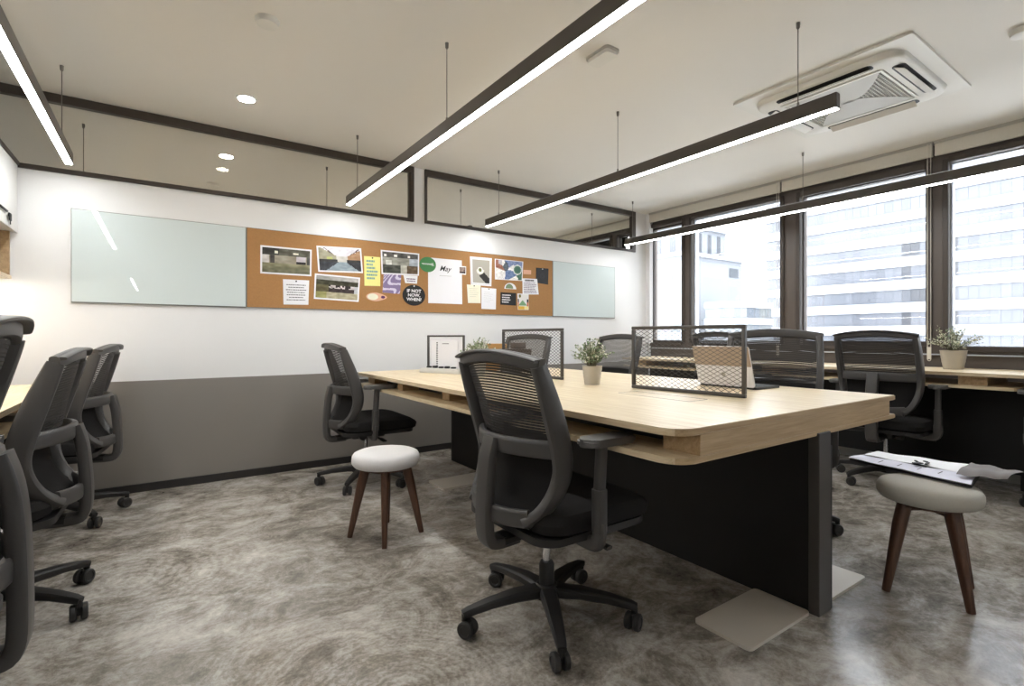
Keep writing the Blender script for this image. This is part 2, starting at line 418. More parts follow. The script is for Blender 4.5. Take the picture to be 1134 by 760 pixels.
for a, b in (((1.53, .89), (1.92, 1.10)), ((2.03, .89), (2.39, 1.10)), ((1.5, 2.96), (1.92, 3.19)), ((2.03, 2.96), (2.39, 3.19))):
    bm = bmesh.new(); t = bmesh.new(); prism(t, rrect(a[0] + ox, b[0] + ox, a[1] + oy, b[1] + oy, .018, 4), .0, .011); merge(bm, t)
    obj('foot_plate', bm, 'plate', d)
for ya in (1.24, 2.34):
    bm = bmesh.new(); ring_prism(bm, rrect(1.70 + ox, 1.822 + ox, ya + oy, ya + .38 + oy, .004, 2), rrect(1.702 + ox, 1.82 + ox, ya + .002 + oy, ya + .378 + oy, .003, 2), .7449, .7455)
    obj('cable_flap_seam', bm, 'dbrown', d, smooth=False)

d = thing('window_desk', 'long narrow light oak desk running along under the windows', 'desk', (4.44, 2.0, 0))
o_ = (-4.44, -2.0)
bm = bmesh.new(); desk_top(bm, 4.13 - 4.44, 4.73 - 4.44, -.6 - 2, 3.9 - 2, .754, .775, .05); edge_grain(obj('desk_top', bm, 'oak', d))
bm = bmesh.new(); desk_top(bm, 4.13 - 4.44, 4.73 - 4.44, .76 - 2, 3.88 - 2, .676, .695, .05); edge_grain(obj('lower_shelf', bm, 'oak', d))
for y in (.91, 2.2, 3.6): obj('spacer', loc_box(((4.2, y, .695), (4.66, y + .14, .754)), o=o_), 'oakx', d, smooth=False)
obj('base_panel', loc_box(((4.55, -.5, .105), (4.575, 3.84, .676)), o=o_), 'black', d, smooth=False)
for y in (.8, 2.25, 3.6): obj('leg_panel', loc_box(((4.575, y, 0), (4.70, y + .03, .676)), o=o_), 'black', d, smooth=False)

d = thing('wall_desk', 'light oak desk along the left wall with rounded corner and open lower shelf', 'desk', (-.75, 2.0, 0))
o_ = (.75, -2.0)
bm = bmesh.new(); desk_top(bm, XL + .003 + .75, -.45 + .75, .2 - 2, 3.68 - 2, .724, .745, .07); edge_grain(obj('desk_top', bm, 'oak', d))
bm = bmesh.new(); desk_top(bm, XL + .003 + .75, -.45 + .75, .2 - 2, 3.68 - 2, .645, .664, .07); edge_grain(obj('lower_shelf', bm, 'oak', d))
for y in (.3, 1.9, 3.5): obj('spacer', loc_box(((XL + .06, y, .664), (-.55, y + .1, .724)), o=o_), 'oakx', d, smooth=False)
obj('base_panel', loc_box(((XL + .2, .3, 0), (XL + .225, 3.6, .645)), o=o_), 'black', d, smooth=False)
for y in (.3, 1.9, 3.55): obj('leg_panel', loc_box(((XL + .225, y, 0), (-.62, y + .03, .645)), o=o_), 'black', d, smooth=False)

# ------------------------------------------------------------------ task chair
def make_chair(up, label, group, meshmat='mesh'):
    t = thing('task_chair', label, 'chair', group=group)
    # five-star base
    bm = bmesh.new(); lathe(bm, [(.034, .068), (.046, .076), (.046, .112), (.034, .122)], seg=20); obj('base_hub', bm, 'plastd', t)
    for k in range(5):
        a = R(96 + 72 * k); u = Vector((math.cos(a), math.sin(a), 0))
        bm = bmesh.new()
        P = [u * r + Vector((0, 0, z)) for r, z in ((.03, .098), (.12, .1), (.22, .091), (.292, .078), (.312, .072))]
        sweep(bm, P, [.062, .054, .043, .034, .028], [.042, .038, .031, .027, .024], n=10)
        tube(bm, [u * .305 + Vector((0, 0, .075)), u * .305 + Vector((0, 0, .05))], .011)
        lg = obj('base_leg', bm, 'plastd', t)
        # caster: two wheels under a hood, swivelled
        sw = a + R((37, -50, 15, 70, -25)[k]); w = Vector((math.cos(sw), math.sin(sw), 0)); ax = Vector((-w.y, w.x, 0))
        c = u * .305 - w * .012 + Vector((0, 0, .0285))
        bm = bmesh.new()
        for sgn in (-1, 1):
            tm = bmesh.new(); lathe(tm, [(.019, 0.), (.025, .0015), (.0285, .005), (.0285, .017), (.025, .0205), (.018, .021), (.016, .018)], seg=18)
            q = Vector((0, 0, 1)).rotation_difference(ax * sgn).to_matrix().to_4x4()
            tm.transform(Matrix.Translation(c + ax * sgn * .005) @ q); merge(bm, tm)
        rbox(bm, (-.012, -.006, -.012), (.012, .006, .026), .004, 2, Matrix.Translation(c) @ Matrix.Rotation(sw, 4, 'Z'))
        obj('caster', bm, 'tyre', lg)
    bm = bmesh.new(); lathe(bm, [(.027, .118), (.027, .19), (.022, .2)], seg=18); obj('gas_lift_sleeve', bm, 'plastd', t)
    bm = bmesh.new(); lathe(bm, [(.014, .2), (.014, .322)], seg=16); obj('gas_lift', bm, 'chrome', t)
    bm = bmesh.new(); rbox(bm, (-.11, -.07, .312), (.12, .07, .362), .018, 3)
    sweep(bm, [(-.1, 0, .33), (-.2, 0, .322)], .075, .035, n=10); obj('tilt_mechanism', bm, 'plastd', t)
    bm = bmesh.new(); tube(bm, smooth_path([(.03, -.05, .335), (.03, -.17, .332), (.045, -.235, .325)]), .006)
    sweep(bm, [(.04, -.2, .328), (.048, -.262, .322)], [.024, .03], [.014, .012]); obj('lever', bm, 'plastd', t)
    bm = bmesh.new(); tube(bm, [(-.05, -.075, .335), (-.05, -.115, .335)], .024, 14); obj('tension_knob', bm, 'plastd', t)
    # seat
    bm = bmesh.new(); tm = bmesh.new()
    prism(tm, rrect(-.2, .27, -.245, .245, .075, 6), .362, .385); merge(bm, tm); obj('seat_pan', bm, 'plastd', t)
    bm = bmesh.new(); rows = []
    for z, g, fr in ((.385, -.012, 0.), (.395, 0., 0), (.425, .006, 0), (.442, -.004, -.004), (.455, -.03, -.01), (.461, -.075, -.02)):
        rows.append([bm.verts.new((x, y, z - (max(0, x - .14) / .16) ** 2 * .022 * (1 if z > .43 else .4) + (.010 * (abs(y) / .25) ** 2 if z > .44 else 0)))
                     for x, y in rrect(-.185 - g, .29 + g, -.25 - g, .25 + g, .085, 7)])
    n = len(rows[0])
    for A, B in zip(rows, rows[1:]):
        for j in range(n): bm.faces.new((A[j], A[(j + 1) % n], B[(j + 1) % n], B[j]))
    bm.faces.new(list(reversed(rows[0]))); bm.faces.new(rows[-1]); obj('seat', bm, 'seat', t)
    # arms
    for sg in (-1, 1):
        bm = bmesh.new()
        sweep(bm, smooth_path([(-.02, sg * .14, .355), (-.02, sg * .25, .352), (-.022, sg * .284, .372), (-.022, sg * .288, .43)], 4), .05, .026, ref=(1, 0, 0))
        sweep(bm, [(-.022, sg * .288, .40), (-.022, sg * .288, .53)], .04, .042, ref=(1, 0, 0))
        sweep(bm, [(-.022, sg * .288, .52), (-.012, sg * .288, .667)], .03, .034, ref=(1, 0, 0))
        a = obj('armrest', bm, 'plast', t)
        bm = bmesh.new(); tm = bmesh.new(); prism(tm, rrect(-.095, .115, -.042, .042, .034, 5), 0., .024)
        bmesh.ops.bevel(tm, geom=[e for e in tm.edges if abs(e.verts[0].co.z - e.verts[1].co.z) < 1e-6], offset=.007, segments=3, affect='EDGES')
        tm.transform(Matrix.Translation((0, sg * .288, .667))); merge(bm, tm); obj('arm_pad', bm, 'pad', a)
    # back frame
    zt = lambda z: z + up
    rail = [(-.208, .912), (-.183, .84), (-.155, .76), (-.127, .67), (-.113, .59), (-.128, .52), (-.165, .46), (-.205, .418)]
    yr = [.222, .226, .227, .226, .222, .210, .188, .150]
    bm = bmesh.new()
    for sg in (-1, 1):
        P = smooth_path([(x, sg * y, zt(z)) for (x, z), y in zip(rail, yr)], 4)
        k = len(P); sweep(bm, P, [.034] * k, [.048 + .026 * math.sin(PI * min(1, i / (k * .8))) for i in range(k)], ref=(1, 0, 0), n=12, p=4)
    def bow(x0, dx, y1, z0, dz, n=13): return [(x0 - dx * (1 - u * u), y1 * u, zt(z0 + dz * (1 - u * u))) for u in [(-1 + 2 * i / (n - 1)) for i in range(n)]]
    sweep(bm, bow(-.206, .03, .236, .912, .026), .03, .045, n=12, p=4)                 # top bar
    sweep(bm, bow(-.22, .03, .238, .926, .028), .042, .012, n=12, p=3)                 # rear lip
    sweep(bm, bow(-.127, .095, .222, .648, .004), .024, .056, n=12, p=4)              # cross bar
    sweep(bm, bow(-.2, .045, .165, .436, -.008), .024, .056, n=12, p=4)                # bottom bar
    bf = obj('back_frame', bm, 'plast', t)
    # spine
    bm = bmesh.new()
    P = smooth_path([(-.228, 0, zt(.668)), (-.246, 0, zt(.60)), (-.256, 0, zt(.5)), (-.26, 0, .40), (-.252, 0, .338), (-.225, 0, .32), (-.14, 0, .322)], 4)
    sweep(bm, P, .038, .068, ref=(0, 1, 0), n=12, p=6)
    obj('spine', bm, 'plast', t)
    # mesh of horizontal slats, closed fabric below the cross bar
    def rx(z):
        for (xa, za), (xb, zb) in zip(rail, rail[1:]):
            if zb <= z <= za: return xa + (xb - xa) * (za - z) / (za - zb)
        return rail[0][0]
    bm = bmesh.new(); ns = 26; z0, z1 = .672, .9; nu = 10
    for i in range(ns):
        za = z0 + (z1 - z0) * i / ns; zb = za + (z1 - z0) / ns * .80
        rows = []
        for z in (za, zb):
            rows.append([bm.verts.new((rx(z) - .058 * (1 - u * u) * (1 - .45 * (z - z0) / (z1 - z0)) , .216 * u, zt(z + .02 * (1 - u * u) * (z - z0) / (z1 - z0)))) for u in [(-1 + 2 * j / nu) for j in range(nu + 1)]])
        for j in range(nu): bm.faces.new((rows[0][j], rows[0][j + 1], rows[1][j + 1], rows[1][j]))
    obj('back_mesh', bm, meshmat, t)
    bm = bmesh.new(); G_ = []
    for i in range(7):
        z = .665 - (.665 - .425) * i / 6; hw = .205 - .05 * (i / 6) ** 2
        G_.append([bm.verts.new((rx(max(z, .42)) + .016 - .05 * (1 - u * u), hw * u, zt(z))) for u in [(-1 + 2 * j / 8) for j in range(9)]])
    for i in range(6):
        for j in range(8): bm.faces.new((G_[i][j], G_[i][j + 1], G_[i + 1][j + 1], G_[i + 1][j]))
    obj('lower_back', bm, 'seat', t)
    return t
GL, GM, GW = 'chairs along the left desk', 'chairs around the middle desk', 'chairs at the window desk'
c0 = make_chair(0., 'black mesh task chair in the foreground, back to us, at the middle desk near side', GM)
c0.location = (1.13, 1.42, 0); c0.rotation_euler.z = R(0)
dup(c0, (1.15, 3.44, 0), R(-2), 'black mesh task chair behind the white round stool, near the back wall', GM, -8)
dup(c0, (-.495, 2.5, 0), R(178), 'black mesh task chair at the left desk, second from the back wall', GL, -20)
dup(c0, (-.465, 3.66, 0), R(173), 'black mesh task chair at the left desk nearest the grey back wall', GL, -37)
c1 = make_chair(.085, 'black mesh task chair cut by the left picture edge, nearest of the left row', GL)
c1.location = (-.51, 1.49, 0); c1.rotation_euler.z = R(180)
dup(c1, (4.10, 1.41, 0), R(2), 'black mesh task chair at the window desk, beside the potted plant, back to us', GW, -12)
dup(c1, (4.09, 2.55, 0), R(0), 'black mesh task chair at the window desk, seen through the wire mesh divider', GW)
dup(c0, (4.17, .43, 0), R(0), 'black mesh task chair at the right picture edge, only arm and caster showing', GW)
dup(c1, (2.66, 1.44, 0), R(203), 'black mesh task chair across the middle desk, behind the open laptop', GM)
c2 = make_chair(.065, 'mesh task chair, back coloured as front-lit, across the middle desk, behind the desk plant', GM, 'mesh_lit')
c2.location = (3.05, 3.08, 0); c2.rotation_euler.z = R(180)
dup(c2, (2.47, 3.56, 0), R(196), 'mesh task chair, back coloured as front-lit, seen through the rear wire mesh divider, by the back wall', GM)

# ------------------------------------------------------------------ stools
def make_stool(label, fab, loc, rz):
    t = thing('round_stool', label, 'stool', loc, rz)
    bm = bmesh.new()
    lathe(bm, [(.12, .352), (.155, .356), (.166, .37), (.168, .385), (.166, .402), (.158, .415), (.14, .423), (.1, .427), (.04, .429)], seg=40)
    obj('seat_cushion', bm, fab, t)
    bm = bmesh.new(); lathe(bm, [(.1, .335), (.115, .338), (.115, .352)], seg=32)
    rbox(bm, (-.11, -.018, .318), (.11, .018, .338), .004); rbox(bm, (-.018, -.11, .318), (.018, .11, .338), .004)
    obj('seat_base', bm, 'walnut', t)
    for k in range(4):
        a = R(90 * k); u = Vector((math.cos(a), math.sin(a), 0))
        bm = bmesh.new()
        sweep(bm, [u * .098 + Vector((0, 0, .345)), u * .12 + Vector((0, 0, .26)), u * .176 + Vector((0, 0, 0))], [.048, .046, .026], [.042, .04, .024], ref=tuple(Vector((-u.y, u.x, 0))), n=14, p=3)
        obj('leg', bm, 'walnut', t)
    return t
make_stool('white round upholstered stool with four dark wooden legs standing alone on the floor', 'wfab', (.93, 2.47, 0), R(-113))
make_stool('stone grey round stool in the right foreground, papers lying on its seat', 'gfab', (2.495, .715, 0), R(-31))

# papers on the right stool
t = thing('document_folder', 'dark flat folder with white printed sheets on top, lying across the right stool', 'folder', (2.66, .82, .432), 0)
def lp(x, y): return (x - 2.66, y - .82)
A, B, Cc, D = lp(2.60, 1.035), lp(2.835, 1.035), lp(2.86, .63), lp(2.50, .585)
bm = bmesh.new(); prism(bm, [D, Cc, B, A], 0., .008); obj('folder_cover', bm, 'darkf', t)
def sheet(bm, q, z, n=14, curl=0., wr=0., ph=0., up=0.):
    V = []
    for i in range(n + 1):
        row = []
        for j in range(n + 1):
            u, v = i / n, j / n
            x = (q[0][0] * (1 - u) + q[1][0] * u) * (1 - v) + (q[3][0] * (1 - u) + q[2][0] * u) * v
            y = (q[0][1] * (1 - u) + q[1][1] * u) * (1 - v) + (q[3][1] * (1 - u) + q[2][1] * u) * v
            row.append(bm.verts.new((x, y, z + curl * math.sin(u * PI) * (.4 + .6 * v) + wr * math.sin(5 * u + 7 * v + ph) * math.sin(3 * u - 6 * v + 2 * ph) + up * v * v)))
        V.append(row)
    for i in range(n):
        for j in range(n): bm.faces.new((V[i][j], V[i + 1][j], V[i + 1][j + 1], V[i][j + 1]))
bm = bmesh.new(); sheet(bm, [lp(2.60, 1.04), lp(2.70, 1.03), lp(2.66, .61), lp(2.49, .585)], .0135, curl=.004, wr=.002); obj('printed_sheet', bm, 'sheet', t)
bm = bmesh.new(); sheet(bm, [lp(2.695, 1.01), lp(2.83, .99), lp(2.85, .64), lp(2.655, .605)], .016, curl=.016, wr=.004, ph=1.); obj('printed_sheet', bm, 'paper', t)
bm = bmesh.new()
for k, (x, y, w_, h_) in enumerate(((2.665, .80, .04, .022), (2.69, .775, .05, .012), (2.70, .815, .03, .01), (2.725, .79, .02, .012))):
    q = lp(x, y); rbox(bm, (-w_ / 2, -h_ / 2, 0), (w_ / 2, h_ / 2, .005), .002, 1, Matrix.Translation((q[0], q[1], .0235)) @ Matrix.Rotation(.5 * k - .4, 4, 'Z'))
obj('printed_emblem', bm, 'blackink', t)
bm = bmesh.new()
for k in range(4):
    q = lp(2.56 + .004 * k, .70 + .07 * k); rbox(bm, (q[0], q[1], .0195), (q[0] + .05, q[1] + .0035, .02))
obj('printed_lines', bm, 'ink', t, smooth=False)
bm = bmesh.new(); sheet(bm, [(-.13, .055), (.15, .075), (.13, -.10), (-.05, -.075)], .0, 12, .02, .007, .4, -.006)
tag(obj('brown_pouch', bm, 'leather', loc=(2.665, .585, .4645)), 'crumpled brown paper pouch sticking out past the right end of the folder', 'pouch')

# ------------------------------------------------------------------ mesh dividers
def make_divider(label, loc, rz, W, H):
    t = thing('desk_divider', label, 'divider', loc, rz, 'wire mesh desk dividers')
    bm = bmesh.new(); b = .016
    for lo, hi in (((0, -.009, 0), (W, .009, b)), ((0, -.009, H - b), (W, .009, H)), ((0, -.009, b), (b, .009, H - b)), ((W - b, -.009, b), (W, .009, H - b))): rbox(bm, lo, hi, .003, 2)
    obj('frame', bm, 'post', t)
    bm = bmesh.new(); px, pz = .034, .0185; m = pz / px
    x0, x1, z0, z1 = b * .7, W - b * .7, b * .7, H - b * .7
    for sg in (1, -1):
        k = -int(H / pz) - 30
        while k < int(W / px) + int(H / pz) + 60:
            c = k * px; k += 1          # line x = c + sg*(z - z0)/m
            pts = []
            za, zb = z0, z1
            f = lambda z: c + sg * (z - z0) / m
            # clip to x range
            if sg > 0: za = max(za, z0 + (x0 - c) * m); zb = min(zb, z0 + (x1 - c) * m)
            else: za = max(za, z0 + (c - x1) * m); zb = min(zb, z0 + (c - x0) * m)
            if zb - za < .003: continue
            sweep(bm, [(f(za), .001 * sg, za), (f(zb), .001 * sg, zb)], .0024, .0022, ref=(0, 1, 0), n=4, p=2)
    obj('wire_mesh', bm, 'post', t, smooth=False)
    return t
make_divider('black wire mesh divider at the near end of the middle desk, before the laptop', (1.925, 1.735, .7455), R(-84), .565, .305)
make_divider('black wire mesh divider standing farther back on the middle desk, left of the desk plant', (1.945, 2.93, .7455), R(-90), .64, .305)

# ------------------------------------------------------------------ potted plants
def make_plant(label, loc, s, seed, pale, pr=(.04, .053, .10), fol=(.122, .125)):
    rd = random.Random(seed)
    t = thing('potted_plant', label, 'plant', loc, 0, 'small pots of foliage on the desks')
    r0, r1, h = pr
    bm = bmesh.new()
    prof = [(r0, 0)]
    for i in range(1, 10):
        z = h * i / 10; r = r0 + (r1 - r0) * i / 10
        prof.append((r + (.0012 if i in (4, 6, 8) else 0), z))
    prof += [(r1, h * .97), (r1 + .002, h), (r1 - .003, h), (r1 - .006, h * .9), (.01, h * .9)]
    lathe(bm, prof, seg=28); obj('pot', bm, 'steel', t)
    bm = bmesh.new(); lathe(bm, [(.01, h * .86), (r1 - .007, h * .88), (r1 - .02, h * .94), (.01, h * .97)], seg=16); obj('soil', bm, 'soil', t)
    bs, bl, bp = bmesh.new(), bmesh.new(), bmesh.new()
    for k in range(64):
        a = rd.uniform(0, 2 * PI); el = rd.uniform(.05, 1.25); ln = rd.uniform(.7, 1.05)
        d = Vector((math.cos(a) * math.sin(el) * fol[0] * 1.05, math.sin(a) * math.sin(el) * fol[0] * 1.05, math.cos(el) * fol[1] + .02)) * ln
        b = Vector((rd.uniform(-.02, .02), rd.uniform(-.02, .02), h * .92))
        tip = b + d; mid = b + d * .55 + Vector((0, 0, .012))
        tube(bs, [b, mid, tip], .0011, 4)
        for q in range(12):
            f = .3 + .72 * q / 11; p = b.lerp(mid, f / .55) if f < .55 else mid.lerp(tip, (f - .55) / .45)
            dr = Vector((rd.uniform(-1, 1), rd.uniform(-1, 1), rd.uniform(-.2, 1))).normalized()
            sz = rd.uniform(.010, .019); sd = dr.cross(Vector((rd.uniform(-1, 1), rd.uniform(-1, 1), rd.uniform(-1, 1)))).normalized()
            tgt = bp if rd.random() < pale else bl
            vs = [tgt.verts.new(v) for v in (p, p + dr * sz * .5 + sd * sz * .36, p + dr * sz, p + dr * sz * .5 - sd * sz * .36)]
            tgt.faces.new(vs)
    obj('stems', bs, 'stem', t, smooth=False); obj('leaves', bl, 'leaf', t, smooth=False); obj('pale_leaves', bp, 'leafl', t, smooth=False)
    return t
make_plant('green plant in a grey metal pot between the two mesh dividers on the middle desk', (1.89, 1.985, .7455), 1, 3, .4)
make_plant('small plant near the back of the middle desk, half hidden behind the foreground chair', (1.75, 2.93, .7455), 1, 5, .4)
make_plant('plant with pale white leaves in a pale metal pot on the window desk', (4.5, 1.15, .7755), 1, 9, .72, (.055, .074, .13), (.175, .155))

# ------------------------------------------------------------------ laptop
t = thing('laptop', 'open silver laptop on the middle desk, lid back toward us behind the near divider', 'laptop', (2.33, 1.485, .7455), R(-2))
bm = bmesh.new(); tm = bmesh.new(); prism(tm, rrect(0, .215, -.157, .157, .012, 4), .0, .011); merge(bm, tm); obj('laptop_base', bm, 'acdark', t)
bm = bmesh.new()
for i in range(5):
    for j in range(13): rbox(bm, (.03 + i * .019, -.14 + j * .0215, .011), (.046 + i * .019, -.121 + j * .0215, .0122))
k_ = obj('keyboard', bm, 'blackink', t, smooth=False); k_['kind'] = 'stuff'
bm = bmesh.new(); tm = bmesh.new(); prism(tm, rrect(0, .205, -.157, .157, .012, 4), .0, .006)
LM = Matrix.Translation((.003, 0, .011)) @ Matrix.Rotation(R(-106), 4, 'Y')
tm.transform(LM); merge(bm, tm); lid = obj('lid', bm, 'lap', t)
bm = bmesh.new(); tm = bmesh.new(); prism(tm, rrect(.008, .197, -.15, .15, .004, 3), -.0008, -.0002); tm.transform(LM); merge(bm, tm); obj('screen', bm, 'blackink', lid)
bm = bmesh.new(); tm = bmesh.new(); prism(tm, rrect(.105, .2045, -.1565, .1565, .004, 3), .006, .0072); tm.transform(LM); merge(bm, tm); tp = obj('lid_reflection', bm, 'tan', lid); tp['label'] = 'tan wall reflection painted on the upper half of the lid back'  # tan panel stands for the wall reflected in the upper lid
bm = bmesh.new(); tm = bmesh.new(); lathe(tm, [(.012, 0), (.012, .001)], seg=16); tm.transform(LM @ Matrix.Translation((.06, 0, .006))); merge(bm, tm); obj('emblem', bm, 'acgrey', lid)

# ------------------------------------------------------------------ small things on the middle desk
ang = math.atan2(-.31, .13)
t = thing('document_stand', 'black framed stand holding white spiral-bound pages, at the back of the middle desk', 'stand', (1.578, 3.36, .7455), ang)
Wd, Hd = .335, .265
bm = bmesh.new(); b = .012
for lo, hi in (((0, -.008, 0), (b, .008, Hd)), ((Wd - b, -.008, 0), (Wd, .008, Hd)), ((b, -.008, Hd - b), (Wd - b, .008, Hd)), ((b, -.008, 0), (Wd - b, .008, .01))): rbox(bm, lo, hi, .002, 1)
obj('frame', bm, 'post', t)
obj('page', box(((.03, .004, .012), (Wd - .014, .007, .235))), 'paper', t, smooth=False)
pg = obj('page', box(((.095, -.004, .035), (Wd - .055, .0, .222))), 'paper', t, smooth=False)
bm = bmesh.new()
for k in range(12): rbox(bm, (.085, -.007, .045 + k * .0148), (.1, -.0005, .0515 + k * .0148), .002, 1)
obj('spiral_binding', bm, 'blackink', pg)
bm = bmesh.new(); rbox(bm, (.14, -.0047, .203), (.2, -.004, .207)); obj('page_title', bm, 'ink', pg, smooth=False)
obj('base_tray', box(((-.012, -.075, 0), (Wd + .01, -.01, .034)), r=.004), 'white', t)
bm = bmesh.new()
for k in range(5): rbox(bm, (.03 + k * .055, -.05, .034), (.065 + k * .055, -.022, .046 + .004 * (k % 2)), .006, 2)
obj('pen_clip', bm, 'blackink', t)
t = thing('paper_tray', 'tan cardboard file box with a white side, near the back of the middle desk', 'box', (2.13, 3.3, .7455), R(-28))
obj('tray_body', box(((-.09, -.11, 0), (.07, .11, .2)), r=.002), 'kraft', t, smooth=False)
obj('side_panel', box(((-.135, -.112, 0), (-.0905, .112, .208)), r=.002), 'white', t, smooth=False)
obj('label_slot', box(((-.08, -.113, .145), (.06, -.11, .155))), 'dbrown', t, smooth=False)
t = thing('storage_box', 'low dark brown box standing in front of the tan file box', 'box', (2.14, 3.06, .7455), R(-30))
obj('box_body', box(((-.11, -.07, 0), (.11, .07, .14)), r=.003), 'dbrown', t, smooth=False)
obj('box_lid', box(((-.113, -.073, .1405), (.113, .073, .165)), r=.003), 'dbrown', t, smooth=False)
bm = box(((-.05, -.03, 0), (.05, .03, .045)), r=.004)
tag(obj('card_box', bm, 'leather', loc=(2.16, 3.05, .9115)), 'little brown carton resting on the lid of the dark brown box', 'box')

# ------------------------------------------------------------------ boards on the back wall
YB = YW - .0005
def glass_board(x0, x1, label):
    t = thing('glass_board', label, 'whiteboard', ((x0 + x1) / 2, YW, 1.21))
    w = (x1 - x0) / 2
    obj('glass_sheet', box(((-w + .003, -.014, .004), (w - .003, -.008, .567)), r=.001), 'board', t, smooth=False)
    obj('backing_frame', box(((-w, -.0085, 0), (w, -.0008, .571)), ((-w, -.014, 0), (-w + .0028, -.0085, .571)), ((w - .0028, -.014, 0), (w, -.0085, .571)), ((-w, -.014, -.004), (w, -.0008, .0035))), 'edge', t, smooth=False)
glass_board(-.457, .490, 'wide pale aqua glass writing board at the left end of the cork board')
glass_board(3.302, 4.202, 'pale glass writing board right of the cork board, toward the windows')
t = thing('cork_board', 'long brown cork pinboard on the white back wall', 'pinboard', (1.896, YW, 1.21))
obj('cork_sheet', box(((-1.4, -.012, .003), (1.4, -.001, .568))), 'cork', t, smooth=False)
obj('frame', box(((-1.403, -.0135, 0), (1.403, -.0008, .003)), ((-1.403, -.0135, .568), (1.403, -.0008, .571)), ((-1.403, -.0135, .003), (-1.4, -.0008, .568)), ((1.4, -.0135, .003), (1.403, -.0008, .568))), 'edge', t, smooth=False)

YC = YW - .0125
def pinned(name, label, cat, q, mat, layer=0, group=None, th=.0008):
    """sheet pinned on the cork: q = (tl, tr, br, bl) in x,z"""
    cx = sum(p[0] for p in q) / 4; cz = sum(p[1] for p in q) / 4
    y = YC - .0002; th = .0008 + .0009 * layer
    t = thing(name, label, cat, (cx, y, cz), 0, group)
    bm = bmesh.new()
    f = [bm.verts.new((p[0] - cx, -th, p[1] - cz)) for p in q]; b = [bm.verts.new((p[0] - cx, 0, p[1] - cz)) for p in q]
    bm.faces.new(f); bm.faces.new(list(reversed(b)))
    for i in range(4): bm.faces.new((f[i], f[(i + 1) % 4], b[(i + 1) % 4], b[i]))
    obj('sheet', bm, mat, t, smooth=False)
    return t, [(p[0] - cx, p[1] - cz) for p in q], th
def bil(q, u, v):
    tl, tr, br, bl = q
    x = (tl[0] * (1 - u) + tr[0] * u) * (1 - v) + (bl[0] * (1 - u) + br[0] * u) * v
    z = (tl[1] * (1 - u) + tr[1] * u) * (1 - v) + (bl[1] * (1 - u) + br[1] * u) * v
    return x, z
def paint(name, parent, q, th, fn, nx=40, nz=26, m=.05, mv=None):
    bm = bmesh.new(); lay = bm.loops.layers.float_color.new('Col'); mv = m if mv is None else mv
    V = [[bm.verts.new((lambda p: (p[0], -th - .0003, p[1]))(bil(q, m + (1 - 2 * m) * i / nx, mv + (1 - 2 * mv) * j / nz))) for i in range(nx + 1)] for j in range(nz + 1)]
    for j in range(nz):
        for i in range(nx):
            f = bm.faces.new((V[j][i], V[j + 1][i], V[j + 1][i + 1], V[j][i + 1]))
            c = rgb(*[max(0, min(255, k)) for k in fn((i + .5) / nx, (j + .5) / nz)])
            for l in f.loops: l[lay] = c
    bmesh.ops.recalc_face_normals(bm, faces=bm.faces)
    me = bpy.data.meshes.new(name); bm.to_mesh(me); bm.free(); me.materials.append(M['print'])
    o = bpy.data.objects.new(name, me); C.objects.link(o); o.parent = parent; return o
def hsh(i, j, k=0):
    return (math.sin(i * 12.9898 + j * 78.233 + k * 37.7) * 43758.5453) % 1.0
def nz_(u, v, s, k=0):
    x, y = u * s, v * s; i, j = int(x), int(y); a, b = x - i, y - j
    return (hsh(i, j, k) * (1 - a) + hsh(i + 1, j, k) * a) * (1 - b) + (hsh(i, j + 1, k) * (1 - a) + hsh(i + 1, j + 1, k) * a) * b
def mixc(a, b, t): return tuple(x * (1 - t) + y * t for x, y in zip(a, b))
def lines(name, parent, q, th, rows, u0, u1, v0, v1, mat, hgt=.35, jit=.25, seed=1, center=False):
    rd = random.Random(seed); bm = bmesh.new()
    for r in range(rows):
        v = v0 + (v1 - v0) * (r + .5) / rows; hh = (v1 - v0) / rows * hgt
        e = u1 - rd.uniform(0, jit) * (u1 - u0); s = u0 + ((u1 - e) if center else 0)
        if center: e, s = (u0 + u1) / 2 + (e - u0) / 2, (u0 + u1) / 2 - (e - u0) / 2
        x = s
        while x < e:
            w = rd.uniform(.03, .11) * (u1 - u0); y = min(x + w, e)
            P = [bil(q, a, b) for a, b in ((x, v - hh / 2), (y, v - hh / 2), (y, v + hh / 2), (x, v + hh / 2))]
            bm.faces.new([bm.verts.new((p[0], -th - .0004, p[1])) for p in P]); x = y + .022 * (u1 - u0)
    return obj(name, bm, mat, parent, smooth=False)
def pin(parent, x, z, mat='blackink'):
    bm = bmesh.new(); tm = bmesh.new(); lathe(tm, [(.005, 0), (.006, .002), (.003, .006), (.0045, .009), (.002, .011)], seg=10)
    tm.transform(Matrix.Translation((x, -.001, z)) @ Matrix.Rotation(R(90), 4, 'X')); merge(bm, tm); obj('push_pin', bm, mat, parent)

